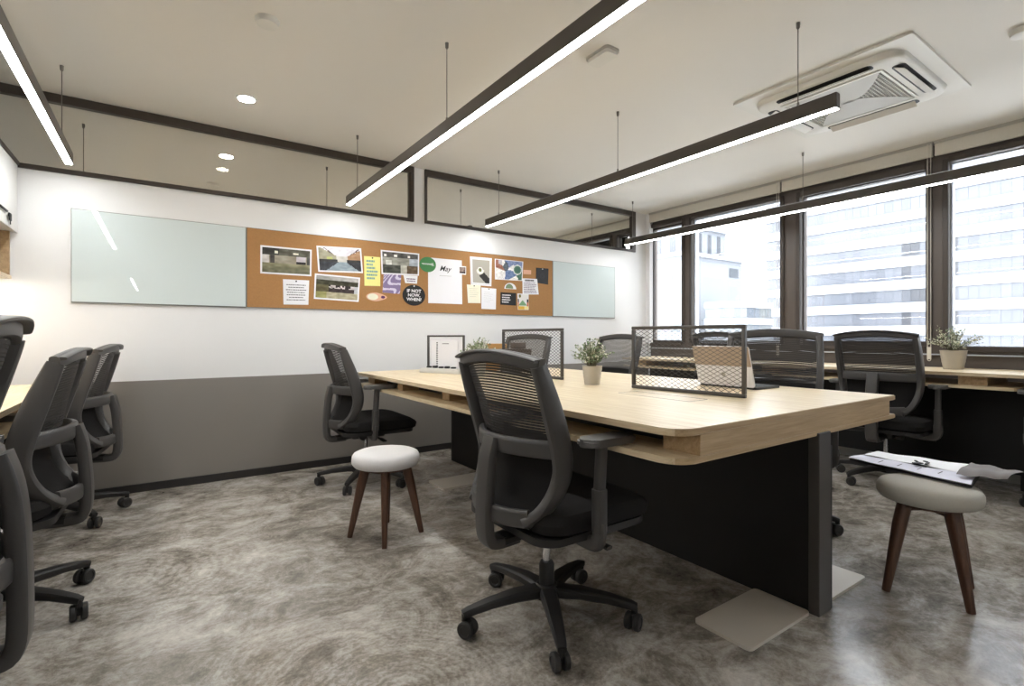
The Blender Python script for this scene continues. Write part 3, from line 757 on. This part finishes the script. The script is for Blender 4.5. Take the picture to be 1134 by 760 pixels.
GP = 'photo prints pinned on the cork board'
def f1(u, v):
    n = nz_(u, v, 14, 1) * 46 - 23
    if v < .3:
        c = (52, 50, 44) if u < .35 else (86, 84, 70)
        if (abs(u - .28) < .04 and .12 < v < .2) or (abs(u - .7) < .06 and .14 < v < .22): return (232, 226, 208)
    elif v < .62:
        c = (150, 142, 124)
        if u < .14: c = (206, 200, 196)
        if .16 < u < .24: c = (60, 56, 52)
        if .7 < u < .92: c = (206, 198, 204) if v < .5 else (44, 42, 40)
        if u > .93: c = (70, 70, 66)
    else: c = mixc((138, 134, 104), (100, 98, 76), (v - .62) / .38)
    return tuple(k + n for k in c)
def f2(u, v):
    n = nz_(u, v, 16, 2) * 36 - 18; w = .5 - .38 * max(0, .52 - v) / .52; cx = abs(u - .55)
    if v < .36 and cx < .12 + .38 * (1 - v / .36) :
        c = (226, 222, 228)
        if abs(cx - (.16 + .26 * (1 - v / .36))) < .02: c = (86, 66, 66)
    elif v < .62:
        c = (200, 196, 188) if cx < .13 else ((158, 152, 128) if u < .5 else (176, 136, 104))
        if u < .32 and u > .18 and .38 < v < .55: c = (176, 180, 108)
        if v > .5 and cx > .12: c = (56, 54, 52)
    else:
        c = (146, 160, 170) if cx < .1 + .3 * (v - .62) / .38 else (52, 54, 60)
    return tuple(k + n for k in c)
def f3(u, v):
    n = nz_(u, v, 15, 3) * 44 - 22
    if v < .18: c = mixc((150, 148, 142), (190, 186, 182), u)
    elif v < .38: c = (62, 60, 40)
    elif v < .72:
        c = (92, 86, 56) if u < .3 else (206, 198, 196) if v < .55 else (60, 48, 46)
        if u > .9: c = (200, 200, 202)
        if .3 < u < .84 and v < .56 and hsh(int(u * 26), int(v * 20), 2) > .62: c = (54, 44, 44)
    else: c = (176, 168, 138) if u > .25 else (150, 146, 92)
    return tuple(k + n for k in c)
def f4(u, v):
    n = nz_(u, v, 13, 4) * 60 - 30
    if v < .25:
        c = (84, 82, 78)
        if abs(v - .16) < .05 and min(abs(u - .08), abs(u - .36), abs(u - .74)) < .04: c = (236, 234, 228)
    elif v < .6:
        c = (150, 148, 138) if u < .75 else (176, 182, 190)
        if abs(u - .16) < .08 and .4 < v < .62: c = (222, 222, 216)
    else:
        c = (64, 66, 58) if u < .5 else (196, 192, 180) if u < .68 else (100, 80, 56)
    return tuple(k + n for k in c)
def photo(label, q, fn, layer=0, m=.035, mv=.06):
    t, l, th = pinned('photo_print', label, 'photo', q, 'paper', layer, GP); paint('image', t, l, th, fn, 44, 28, m, mv); return t
photo('white-bordered photo print of a dim olive hall, leftmost on the cork board', [(.582, 1.663), (.937, 1.663), (.934, 1.460), (.581, 1.458)], f1)
photo('white-bordered photo print of a bright corridor-like office, upper of the two overlapping prints', [(.97, 1.698), (1.316, 1.712), (1.331, 1.513), (.984, 1.499)], f2, 1)
photo('white-bordered photo print of a green and white dining room, lower of the two overlapping prints', [(.959, 1.485), (1.308, 1.475), (1.296, 1.279), (.951, 1.290)], f3)
photo('white-bordered photo print of a grey lounge, between yellow note and green round card', [(1.478, 1.716), (1.820, 1.716), (1.817, 1.525), (1.486, 1.516)], f4, 2)

t, l, th = pinned('handwritten_note', 'square white note with lines of writing below the leftmost photo print', 'note', [(.733, 1.426), (.918, 1.428), (.912, 1.242), (.737, 1.238)], 'paper')
lines('handwriting', t, l, th, 7, .1, .9, .16, .86, 'ink', .3, .3, 3, True); pin(t, 0, .082)
t, l, th = pinned('yellow_note', 'tall pale yellow note with teal lettering', 'note', [(1.339, 1.652), (1.475, 1.654), (1.475, 1.416), (1.343, 1.412)], 'yellow')
lines('lettering', t, l, th, 6, .14, .88, .1, .8, 'teal', .55, .5, 5); pin(t, 0, .108)
t, l, th = pinned('patterned_card', 'lilac card with wavy white lines, below the grey lounge print', 'card', [(1.504, 1.522), (1.657, 1.520), (1.645, 1.360), (1.494, 1.364)], 'paper', 0)
paint('wave_pattern', t, l, th, lambda u, v: (214, 206, 226) if math.sin(26 * (u + .5 * math.sin(3.1 * v + 2.2 * u) + .6 * v)) > .45 else (136, 120, 158), 44, 44, .0)
t, l, th = pinned('paper_tag', 'small white oval-ended tag with violet scribble, right of the lilac card', 'tag', [(1.676, 1.520), (1.806, 1.522), (1.800, 1.455), (1.692, 1.455)], 'paper', 0)
lines('handwriting', t, l, th, 2, .18, .9, .3, .85, 'purple', .5, .3, 8)
# fish shaped cut-out
t = thing('paper_cutout', 'small cream and pink paper cut-out with a purple end, low on the cork board', 'card', (1.44, YC - .0006, 1.326))
bm = bmesh.new(); tm = bmesh.new()
prism(tm, [(.088 * math.cos(a) * (1.05 if math.cos(a) > 0 else .95), (.036 * (1 - .35 * max(0, math.cos(a))) ) * math.sin(a)) for a in [2 * PI * i / 24 for i in range(24)]], 0, .0008)
tm.transform(Matrix.Rotation(R(90), 4, 'X')); merge(bm, tm); obj('sheet', bm, 'pink', t)
bm = bmesh.new(); tm = bmesh.new(); prism(tm, [(-.028 + .045 * math.cos(a), .026 * math.sin(a)) for a in [2 * PI * i / 20 for i in range(20)]], .0009, .0014); tm.transform(Matrix.Rotation(R(90), 4, 'X')); merge(bm, tm); obj('pale_patch', bm, 'cream', t)
bm = bmesh.new(); tm = bmesh.new(); prism(tm, [(.058 + .018 * math.cos(a), .012 * math.sin(a)) for a in [2 * PI * i / 12 for i in range(12)]], .0009, .0014); tm.transform(Matrix.Rotation(R(90), 4, 'X')); merge(bm, tm); obj('purple_patch', bm, 'purple', t)
def disc_card(name, label, cx, cz, rx_, rz_, mat, layer):
    t = thing(name, label, 'sign', (cx, YC - .0002, cz)); dth = .0014 + .0009 * layer; t['depth_'] = dth
    bm = bmesh.new(); tm = bmesh.new(); prism(tm, [(rx_ * math.cos(2 * PI * i / 48), rz_ * math.sin(2 * PI * i / 48)) for i in range(48)], 0, dth); tm.transform(Matrix.Rotation(R(90), 4, 'X')); merge(bm, tm); obj('disc', bm, mat, t)
    del t['depth_']; return t, dth
RX = Matrix.Rotation(R(90), 4, 'X')
t, dth = disc_card('round_sign', 'round black card reading IF NOT NOW, WHEN? in white capitals', 1.772, 1.354, .104, .089, 'blackc', 1)
for i, s in enumerate(('IF NOT', 'NOW,', 'WHEN?')):
    text_mesh('lettering', s, (.038, .037, .037)[i], 'paper', t, Matrix.Translation((0, -dth - .0006, .036 - .036 * i)) @ RX, bold=.0008, sx=1.08)
pin(t, 0, .079, 'paper')
t, dth = disc_card('round_card', 'round green card with white script overlapping the large white calendar sheet', 1.900, 1.628, .078, .066, 'greenc', 3)
bm = bmesh.new()
P = [(-.056 + .112 * i / 40, -dth - .0004, .004 + .006 * math.sin(i * 1.25) * (1 if i < 32 else 2.2)) for i in range(41)]
sweep(bm, P, .004, .0008, ref=(0, 1, 0), n=4); obj('script', bm, 'paper', t, smooth=False)
t, l, th = pinned('calendar_sheet', 'large white sheet headed May in black brush script', 'poster', [(1.903, 1.690), (2.237, 1.693), (2.242, 1.295), (1.905, 1.293)], 'paper', 1)
text_mesh('lettering', 'May', .066, 'blackink', t, Matrix.Translation((-.005, -th - .0008, .11)) @ RX, bold=.0003, shear=.35)
lines('fine_print', t, l, th, 1, .33, .68, .36, .4, 'acgrey', .25, .0, 12)
t, l, th = pinned('snapshot', 'tiny dark instant snapshot on the right edge of the calendar sheet', 'photo', [(2.206, 1.641), (2.281, 1.642), (2.280, 1.564), (2.206, 1.566)], 'paper', 3)
paint('image', t, l, th, lambda u, v: mixc((60, 44, 44), (196, 176, 166), nz_(u, v, 4, 7)) if v < .7 else (58, 40, 46), 14, 14, .09, .14)
def fc(u, v):
    bx, bz = (u - .44) * .22, (v - .44) * .26; r = math.hypot(bx, bz)
    if r < .021: return (112, 118, 72)
    if r < .034: return (238, 236, 230)
    if r < .05 and bz > .0 : return (226, 224, 214)
    if bx > -.01 and abs((bz - .03) - bx * .9) < .05 and bz > .015: return (40, 36, 34)
    return (176, 170, 158)
t, l, th = pinned('framed_print', 'tall grey print of a cup seen from above, double white border', 'photo', [(2.322, 1.737), (2.560, 1.741), (2.555, 1.476), (2.332, 1.476)], 'paper', 1)
paint('image', t, l, th, fc, 40, 44, .1, .09)
bm = bmesh.new()
for a, b in (((.045, .04), (.955, .04)), ((.955, .04), (.955, .96)), ((.955, .96), (.045, .96)), ((.045, .96), (.045, .04))):
    p, q_ = bil(l, *a), bil(l, *b); sweep(bm, [(p[0], -th - .0004, p[1]), (q_[0], -th - .0004, q_[1])], .003, .0006, ref=(0, 1, 0), n=4)
obj('border_line', bm, 'acgrey', t, smooth=False)
t, l, th = pinned('note_sheet', 'cream sheet pinned under the left corner of the cup print', 'note', [(2.290, 1.478), (2.436, 1.477), (2.436, 1.311), (2.302, 1.309)], 'cream', 2)
lines('handwriting', t, l, th, 5, .15, .85, .15, .7, 'acgrey', .12, .4, 21); pin(t, 0, .075)
t, l, th = pinned('note_sheet', 'white sheet hanging lower, below the right corner of the cup print', 'note', [(2.445, 1.459), (2.608, 1.455), (2.603, 1.259), (2.445, 1.259)], 'paper', 3)
lines('handwriting', t, l, th, 6, .15, .85, .15, .7, 'acgrey', .1, .4, 22); pin(t, 0, .09)
def fm(u, v):
    best = 9; ci = 0
    for k in range(16):
        d = math.hypot(u - hsh(k, 1, 5), (v - hsh(k, 2, 5)) * .7)
        if d < best: best, ci = d, k
    pal = [(126, 140, 178), (236, 232, 228), (150, 96, 78), (70, 110, 92), (196, 190, 196), (92, 100, 110), (240, 236, 232), (110, 130, 170)]
    r = math.hypot(u - .82, (v - .45) * .62)
    if r < .14: return (64, 104, 88) if r < .1 else (96, 130, 112)
    if r < .17: return (230, 230, 226)
    return tuple(k + (nz_(u, v, 24, 3) - .5) * 50 for k in pal[ci % 8])
t, l, th = pinned('picture_card', 'colourful landscape card of blue, brown and green shapes right of the cup print', 'card', [(2.593, 1.740), (2.926, 1.740), (2.916, 1.549), (2.595, 1.544)], 'paper', 0)
paint('image', t, l, th, fm, 50, 30, .03)
t, l, th = pinned('paper_strip', 'small peach paper strip beside the colourful card', 'note', [(2.928, 1.660), (3.023, 1.663), (3.023, 1.620), (2.928, 1.617)], 'pink', 0)
t = thing('sticker', 'small half-round green and white sticker below the colourful card', 'sticker', (2.772, YC - .0006, 1.462))
bm = bmesh.new(); tm = bmesh.new(); prism(tm, [(.07 * math.cos(PI * i / 20), .058 * math.sin(PI * i / 20)) for i in range(21)], 0, .0008); tm.transform(RX); merge(bm, tm); obj('sheet', bm, 'paper', t)
bm = bmesh.new(); tm = bmesh.new(); prism(tm, [(-.012 + .045 * math.cos(PI * i / 16), .004 + .045 * math.sin(PI * i / 16)) for i in range(17)], .0009, .0014); tm.transform(RX); merge(bm, tm); obj('green_patch', bm, 'leaf', t)
t, l, th = pinned('black_card', 'black card with four short lines of white lettering', 'card', [(2.659, 1.425), (2.841, 1.426), (2.841, 1.303), (2.656, 1.306)], 'blackc', 0)
lines('lettering', t, l, th, 4, .1, .66, .12, .86, 'paper', .5, .3, 31)
def fp(u, v):
    if v > .78: return (226, 180, 60) if u < .6 else (240, 220, 150)
    if v > .4 and abs(u - .45) < (v - .38) * 1.1 and v < .74: return (126, 164, 120)
    if v > .35 and (u < .12 or u > .85): return (40, 36, 36) if v < .55 else (206, 110, 70)
    if math.hypot(u - .2, (v - .14)) < .11: return (120, 116, 60)
    return (228, 226, 222)
t, l, th = pinned('postcard', 'small postcard in white, green, black and yellow beside the black card', 'card', [(2.856, 1.423), (2.992, 1.425), (2.992, 1.266), (2.861, 1.264)], 'paper', 0)
paint('image', t, l, th, fp, 20, 24, .02)
t, l, th = pinned('handwritten_list', 'white list with dense purple handwriting and a torn right edge', 'note', [(2.916, 1.575), (3.098, 1.580), (3.118, 1.425), (2.918, 1.416)], 'paper', 1)
lines('heading', t, l, th, 1, .15, .8, .04, .2, 'blackink', .7, .1, 41); lines('handwriting', t, l, th, 7, .08, .92, .22, .94, 'purple', .45, .2, 42)
t, l, th = pinned('chalk_card', 'near-black card with faint line drawing at the right end of the cork board', 'card', [(3.085, 1.693), (3.245, 1.695), (3.240, 1.531), (3.082, 1.542)], 'blackc', 0)
bm = bmesh.new(); sweep(bm, [(.03 * math.cos(i * .5) * (.4 + i * .03), -th - .0005, .03 * math.sin(i * .5) * (.4 + i * .03)) for i in range(26)], .0022, .0005, ref=(0, 1, 0), n=4); obj('line_drawing', bm, 'ink', t, smooth=False)
pin(t, 0, .068, 'paper')

# ------------------------------------------------------------------ left wall cabinet with open niche
t = thing('wall_cabinet', 'white overhead cabinet with an open oak niche on the left wall, key in its lock', 'cabinet', (-.88, 3.2, 1.33))
o_ = (.88, -3.2)
def cb(lo, hi): return ((lo[0] + .88, lo[1] - 3.2, lo[2] - 1.33), (hi[0] + .88, hi[1] - 3.2, hi[2] - 1.33))
obj('carcass', box(cb((XL + .002, 2.2, 1.605), (-.712, YW - .024, 1.993))), 'white', t, smooth=False)
for y0, y1 in ((3.13, YW - .024), (2.2, 3.127)):
    dr = obj('door', box(cb((-.711, y0, 1.6), (-.69, y1, 1.992)), r=.002), 'white', t, smooth=False)
    if y0 > 3:
        bm = bmesh.new(); rbox(bm, *cb((-.6895, 3.62, 1.668), (-.68, 3.77, 1.678)), .003); obj('lock_bar', bm, 'blackink', dr)
        bm = bmesh.new(); tm = bmesh.new(); lathe(tm, [(.011, 0), (.011, .004), (.006, .006)], seg=14); tm.transform(Matrix.Translation((-.689 + .88, 3.82 - 3.2, 1.665 - 1.33)) @ Matrix.Rotation(R(90), 4, 'Y')); merge(bm, tm)
        rbox(bm, *cb((-.684, 3.797, 1.632), (-.679, 3.843, 1.672)), .004); rbox(bm, *cb((-.683, 3.815, 1.612), (-.68, 3.827, 1.634)), .001); obj('key', bm, 'blackink', dr)
obj('niche_lining', box(cb((XL + .002, 2.2, 1.352), (XL + .02, YW - .024, 1.605)), cb((XL + .02, YW - .044, 1.352), (-.722, YW - .024, 1.605)), cb((XL + .02, 2.2, 1.352), (-.722, 2.22, 1.605)), cb((XL + .02, 3.12, 1.352), (-.73, 3.138, 1.605))), 'oakd', t, smooth=False)
obj('niche_shelf', box(cb((XL + .002, 2.2, 1.332), (-.716, YW - .024, 1.352)), r=.002), 'oak', t, smooth=False)
obj('led_strip', box(cb((-.80, 2.25, 1.327), (-.785, YW - .06, 1.3318))), 'led', t, smooth=False)

# ------------------------------------------------------------------ pendant lights
def make_pendant(x, y0, y1, label, wires):
    t = thing('linear_pendant', label, 'light', (x, (y0 + y1) / 2, 2.065), 0, 'linear pendant lights hung from the ceiling')
    h = (y1 - y0) / 2
    obj('housing', box(((-.018, -h, -.066), (.018, h, 0)), r=.002), 'fix', t, smooth=False)
    obj('diffuser', box(((-.0165, -h + .003, -.0685), (.0165, h - .003, -.0662)), r=.001), 'strip', t, smooth=False)
    obj('ceiling_fill', box(((-.014, -h + .01, .0002), (.014, h - .01, .0012))), 'ceilfill', t, smooth=False)  # added glowing strip on the housing top, lifts the ceiling brightness
    for y in wires:
        bm = bmesh.new(); yy = y - (y0 + y1) / 2
        tube(bm, [(0, yy, 0), (0, yy, ZC - 2.065 - .001)], .0022, 6)
        lathe(bm, [(.004, ZC - 2.065 - .03), (.008, ZC - 2.065 - .024), (.009, ZC - 2.065 - .0005)], (0, yy, 0), 10); lathe(bm, [(.006, 0.), (.006, .018), (.003, .022)], (0, yy, 0), 10)
        obj('suspension_wire', bm, 'wire', t)
make_pendant(-.445, .78, 3.87, 'linear pendant over the left desk, upper left corner of the picture', (1.0, 3.61))
make_pendant(-.445, -5.6, -2.75, 'linear pendant behind the viewpoint, mirrored as a short streak in the glass board', (-4.,))
make_pendant(1.16, .95, 3.87, 'longest-looking linear pendant crossing the top middle of the picture', (1.1, 2.25, 3.65))
make_pendant(2.425, 1.01, 3.92, 'linear pendant running right over the middle desk toward the ceiling air conditioner', (1.18, 2.31, 3.72))
make_pendant(4.165, .5, 3.85, 'linear pendant hung in front of the windows', (.7, 1.99, 3.75))

# ------------------------------------------------------------------ ceiling fittings
t = thing('ceiling_air_conditioner', 'white square ceiling cassette air conditioner with grille, upper right', 'air conditioner', (3.39, 1.36, ZC))
def cc(bm, prof_outer, z0, z1): prism(bm, prof_outer, z0, z1)
bm = bmesh.new(); ring_prism(bm, rrect(-.46, .46, -.46, .46, .012, 6), rrect(-.36, .36, -.36, .36, .09, 6), -.014, -.0005); obj('flange_panel', bm, 'offw', t)
bm = bmesh.new(); rows = []
for hw, rr_, z in ((.27, .02, -.02), (.27, .02, -.043), (.372, .095, -.043), (.381, .099, -.038), (.385, .1, -.03), (.39, .102, -.012)):
    rows.append([bm.verts.new((x, y, z)) for x, y in rrect(-hw, hw, -hw, hw, rr_, 6)])
for A_, B_ in zip(rows, rows[1:]):
    for q in range(len(A_)): bm.faces.new((A_[q], A_[(q + 1) % len(A_)], B_[(q + 1) % len(A_)], B_[q]))
obj('body', bm, 'offw', t)
for k in range(4):
    m4 = Matrix.Rotation(R(90 * k), 4, 'Z')
    bm = bmesh.new(); tm = bmesh.new(); prism(tm, rrect(-.25, .25, -.362, -.3, .025, 4), -.0445, -.042); tm.transform(m4); merge(bm, tm); sl = obj('air_slot', bm, 'acdark', t)
    bm = bmesh.new(); tm = bmesh.new(); rbox(tm, (-.235, -.026, -.002), (.235, .026, .002), .0015, 1, m4 @ Matrix.Translation((0, -.333, -.055)) @ Matrix.Rotation(R(24), 4, 'X')); merge(bm, tm); obj('louver', bm, 'offw', sl)
bm = bmesh.new(); rbox(bm, (-.268, -.268, -.026), (.268, .268, -.016), .004, 2); obj('intake_panel', bm, 'acdark', t)
bm = bmesh.new()
for i in range(27):
    x = -.255 + .51 * i / 26
    rbox(bm, (x - .0018, -.258, -.046), (x + .0018, .258, -.042)); rbox(bm, (-.258, x - .0018, -.046), (.258, x + .0018, -.042))
g = obj('grille', bm, 'offw', t, smooth=False)
# two solid leaf-shaped plates that leave concave triangles of grille at both ends
for sg in (-1, 1):
    o2 = [(sg * .26, -.26 )] + [(sg * (.26 - .27 * math.sin(PI * i / 20)), -.26 + .52 * i / 20) for i in range(1, 20)] + [(sg * .26, .26)]
    bm = bmesh.new(); prism(bm, o2 if sg > 0 else list(reversed(o2)), -.0475, -.0455); obj('intake_cover', bm, 'acgrey', t)
bm = bmesh.new(); ring_prism(bm, rrect(-.268, .268, -.268, .268, .012, 4), rrect(-.255, .255, -.255, .255, .008, 4), -.05, -.0425); obj('intake_rim', bm, 'offw', t)
def round_fit(name, label, x, y, prof, mat, lens=None, group=None):
    t = thing(name, label, 'light' if lens else 'smoke detector', (x, y, ZC), 0, group)
    bm = bmesh.new(); lathe(bm, prof, seg=28); obj('housing', bm, mat, t)
    if lens:
        bm = bmesh.new(); lathe(bm, lens, seg=24); obj('lens', bm, 'down', t)
det = [(.03, -.028), (.045, -.024), (.05, -.012), (.052, -.0005)]
round_fit('smoke_detector', 'small round smoke detector on the ceiling, top left of the picture', .397, 2.554, det, 'offw')
round_fit('smoke_detector', 'small round smoke detector on the ceiling, cut by the right edge near the air conditioner', 3.36, .60, det, 'offw')
round_fit('downlight', 'glowing recessed downlight in the ceiling above the left glass board', .422, 3.468, [(.05, -.006), (.056, -.004), (.058, -.0005)], 'white', [(.045, -.0075), (.047, -.0062)])
round_fit('downlight', 'faint recessed downlight seen through the high glazing in the room beyond', .43, 5.04, [(.05, -.006), (.056, -.004), (.058, -.0005)], 'white', [(.045, -.0075), (.047, -.0062)])
t = thing('ceiling_sensor', 'small rectangular white sensor box on the ceiling right of the middle pendant', 'sensor', (1.865, 1.884, ZC), 0)
bm = bmesh.new(); tm = bmesh.new(); prism(tm, rrect(-.042, .042, -.075, .075, .02, 5), -.03, -.012); merge(bm, tm); obj('cover', bm, 'offw', t)
bm = bmesh.new(); prism(bm, rrect(-.05, .05, -.083, .083, .024, 5), -.012, -.0005); obj('base', bm, 'acgrey', t)

# ------------------------------------------------------------------ roller blinds
for y0, y1, lab, cy in ((2.455, 4.0, 'pulled-up beige roller blind nearest the back wall', 2.475), (1.325, 2.45, 'pulled-up beige roller blind over the middle window', 1.345), (-.2, 1.32, 'pulled-up beige roller blind at the right edge of the picture', None)):
    t = thing('roller_blind', lab, 'blind', (XR - .035, (y0 + y1) / 2, ZC), 0, 'roller blinds above the windows')
    h = (y1 - y0) / 2
    obj('cassette', box(((-.028, -h, -.022), (.03, h, -.0005)), r=.002), 'acgrey', t, smooth=False)
    obj('blind_fabric', box(((-.024, -h + .004, -.1), (.0, h - .004, -.022)), r=.004), 'blind', t, smooth=False)
    obj('bottom_bar', box(((-.027, -h + .004, -.112), (.003, h - .004, -.1)), r=.003), 'blind', t, smooth=False)
    if cy is not None:
        bm = bmesh.new(); yy = cy - (y0 + y1) / 2; L_ = ZC - .812
        for dy in (-.010, .010): tube(bm, [(-.034, yy + dy, -.02), (-.034, yy + dy, -L_ + .02)], .0022, 6)
        tube(bm, [(-.034, yy + .010 * math.cos(a), -L_ + .02 - .012 * math.sin(a)) for a in [PI * i / 8 for i in range(9)]], .0022, 6)
        obj('pull_cord', bm, 'cord', t)
        bm = bmesh.new(); sweep(bm, [(-.034, yy, -L_ + .11), (-.034, yy, -L_ + .02)], .026, .008, ref=(1, 0, 0)); obj('cord_weight', bm, 'cord', t)

# ------------------------------------------------------------------ buildings outside
GZ = -28.
struct(obj('street_ground', box(((6, -160, GZ - 1), (300, 260, GZ))), 'ground', smooth=False))  # near-white and stretched to the facade to bounce daylight onto the ceiling
def glass_band(name, parent, p0, p1, z0, z1, n, fn):
    """ribbon of panes between ground points p0 and p1"""
    bm = bmesh.new(); lay = bm.loops.layers.float_color.new('Col')
    a, b = Vector((p0[0], p0[1], 0)), Vector((p1[0], p1[1], 0)); m = .012
    for i in range(n):
        for rows in range(1):
            A = a.lerp(b, (i + m) / n); B = a.lerp(b, (i + 1 - m) / n)
            f = bm.faces.new([bm.verts.new((A.x, A.y, z0)), bm.verts.new((B.x, B.y, z0)), bm.verts.new((B.x, B.y, z1)), bm.verts.new((A.x, A.y, z1))])
            c = rgb(*fn(i / n))
            for l in f.loops: l[lay] = tuple(k * .132 for k in c[:3]) + (1,)
    bmesh.ops.recalc_face_normals(bm, faces=bm.faces)
    me = bpy.data.meshes.new(name); bm.to_mesh(me); bm.free(); me.materials.append(M['bglass'])
    o = bpy.data.objects.new(name, me); C.objects.link(o); o.parent = parent; return o
TX = 100.; TY0, TY1 = -60., 55.
t = thing('office_tower', 'huge pale office tower with horizontal window ribbons filling the right windows', 'building', (TX + 12, 0, GZ))
def tl(x, y): return (x - TX - 12, y)
obj('tower_wall', box(((-11.6, TY0, 0), (12, TY1, 58 - GZ))), 'bstone2', t, smooth=False)
fl = 3.75; rb = random.Random(4)
for k in range(20):
    z = -10 + k * fl
    obj('spandrel', box(((-12.1, TY0 - .3, z - GZ), (-11.6, TY1 + .3, z + 1.55 - GZ))), 'conc', t, smooth=False)
    if z > 44: continue
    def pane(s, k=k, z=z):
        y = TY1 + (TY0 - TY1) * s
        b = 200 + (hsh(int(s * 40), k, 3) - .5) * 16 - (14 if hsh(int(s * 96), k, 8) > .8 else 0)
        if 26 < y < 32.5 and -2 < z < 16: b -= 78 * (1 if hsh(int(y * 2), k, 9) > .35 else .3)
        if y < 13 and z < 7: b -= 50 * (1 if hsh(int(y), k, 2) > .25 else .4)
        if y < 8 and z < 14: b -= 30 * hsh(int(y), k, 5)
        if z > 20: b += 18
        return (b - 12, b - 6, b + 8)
    glass_band('window_ribbon', t, tl(TX + .25, TY1), tl(TX + .25, TY0), z + 1.55 - GZ, z + fl - GZ, 96, pane)
    obj('sill_line', box(((-11.95, TY0, z + 1.56 - GZ), (-11.6, TY1, z + 1.66 - GZ))), 'bstone2', t, smooth=False)
# stone block with corner glass
t = thing('stone_building', 'pale stone building with a columned top storey, behind the left windows', 'building', (66, 50, GZ))
bx0, by0, bx1, by1, bz = 59.4, 44.1, 73.4, 58., 12.3
def sb(lo, hi): return ((lo[0] - 66, lo[1] - 50, lo[2] - GZ), (hi[0] - 66, hi[1] - 50, hi[2] - GZ))
obj('stone_wall', box(sb((bx0, by0, GZ), (bx1, by1, bz))), 'bstone', t, smooth=False)
obj('cornice', box(sb((bx0 - .5, by0 - .5, bz), (bx1 + .5, by1 + .5, bz + .5))), 'conc', t, smooth=False)
obj('top_storey', box(sb((bx0 + 1.2, by0 + 1.2, bz + .5), (bx1 - 2.4, by1 - 1.2, bz + 4.3))), 'bstone', t, smooth=False)
obj('roof_slab', box(sb((bx0 + .6, by0 + .6, bz + 4.3), (bx1 - 1.9, by1 - .6, bz + 4.8))), 'conc', t, smooth=False)
for i in range(4):
    x = bx0 + 2.4 + i * 2.3
    glass_band('window', t, (x - 66, by0 + 1.15 - 50), (x + .9 - 66, by0 + 1.15 - 50), bz + 1. - GZ, bz + 3.8 - GZ, 1, lambda s: (176, 182, 192))
for i in range(4):
    y = by0 + 2.4 + i * 2.5
    glass_band('window', t, (bx0 + 1.15 - 66, y - 50), (bx0 + 1.15 - 66, y + 1. - 50), bz + 1. - GZ, bz + 3.8 - GZ, 1, lambda s: (170, 176, 186))
glass_band('window_bay', t, (bx0 - .05 - 66, by0 + 2. - 50), (bx0 - .05 - 66, by0 + 9. - 50), 5. - GZ, 10.8 - GZ, 5, lambda s: (176 + 30 * hsh(int(s * 9), 3), 186 + 20 * hsh(int(s * 9), 4), 196))
for i in range(4):
    z = 3.2 - i * 2.6
    glass_band('window_bay', t, (bx0 - .05 - 66, by0 + .8 - 50), (bx0 - .05 - 66, by0 + 10. - 50), z - 1.5 - GZ, z - GZ, 6, lambda s: (186 + 24 * hsh(int(s * 11), i), 196 + 16 * hsh(int(s * 13), i), 206))
glass_band('window', t, (bx0 + 10.6 - 66, by0 - .05 - 50), (bx0 + 13. - 66, by0 - .05 - 50), 9.9 - GZ, 11.3 - GZ, 2, lambda s: (170, 178, 188))
# lower stepped block
t = thing('round_cornered_building', 'lower pale building with banded windows in front of the stone building', 'building', (61, 33.5, GZ))
P = [(-3.2, 6.2), (-3.2, 4.2), (-2.4, 2.7), (-.8, 2.0), (5., 2.0), (5., 6.2)]
bm = bmesh.new(); prism(bm, P, 0, 5.4 - GZ); obj('stone_wall', bm, 'bstone', t, smooth=False)
for k in range(6):
    z = 5.4 - k * 2.1
    bm = bmesh.new(); prism(bm, [(x * 1.04 - .1, (y - 4) * 1.06 + 4 - .1) for x, y in P], z - .75 - GZ, z - GZ); obj('ledge', bm, 'conc', t, smooth=False)
    for a, b in zip(P[:5], P[1:5]):
        glass_band('window_ribbon', t, (a[0] - .04, a[1] - .04), (b[0] - .04, b[1] - .04), z - 1.95 - GZ, z - .78 - GZ, 4, lambda s: (176 + 22 * hsh(int(s * 7), k, 6), 188 + 16 * hsh(int(s * 7), k, 6), 204))

# ------------------------------------------------------------------ light, world, camera
w = bpy.data.worlds.new('overcast'); bpy.context.scene.world = w; w.use_nodes = True
bg = w.node_tree.nodes['Background']; bg.inputs[0].default_value = (.90, .95, 1., 1); bg.inputs[1].default_value = 5.4
def portal(y0, y1):
    la = bpy.data.lights.new('window_portal', 'AREA'); la.shape = 'RECTANGLE'; la.size = y1 - y0; la.size_y = 1.32; la.cycles.is_portal = True
    o = bpy.data.objects.new('window_portal', la); C.objects.link(o); o.location = (XR + .13, (y0 + y1) / 2, 1.6)
    o.rotation_euler = Vector((-1, 0, 0)).to_track_quat('-Z', 'Y').to_euler()
cam = bpy.data.cameras.new('camera'); co = bpy.data.objects.new('camera', cam); C.objects.link(co)
co.location = (0, 0, 1.0); co.rotation_euler = (R(90), 0, -math.atan(387 / 561.))
cam.sensor_width = 36; cam.lens = 561 / 1134 * 36; cam.shift_y = -7 / 1134; cam.clip_start = .02; cam.clip_end = 800
sc = bpy.context.scene; sc.camera = co
sc.view_settings.view_transform = 'Standard'; sc.view_settings.look = 'None'; sc.view_settings.exposure = 1.27; sc.view_settings.gamma = 1.
sc.cycles.use_denoising = True
sc.cycles.max_bounces = 10; sc.cycles.diffuse_bounces = 6; sc.cycles.transparent_max_bounces = 24; sc.cycles.sample_clamp_indirect = 6.
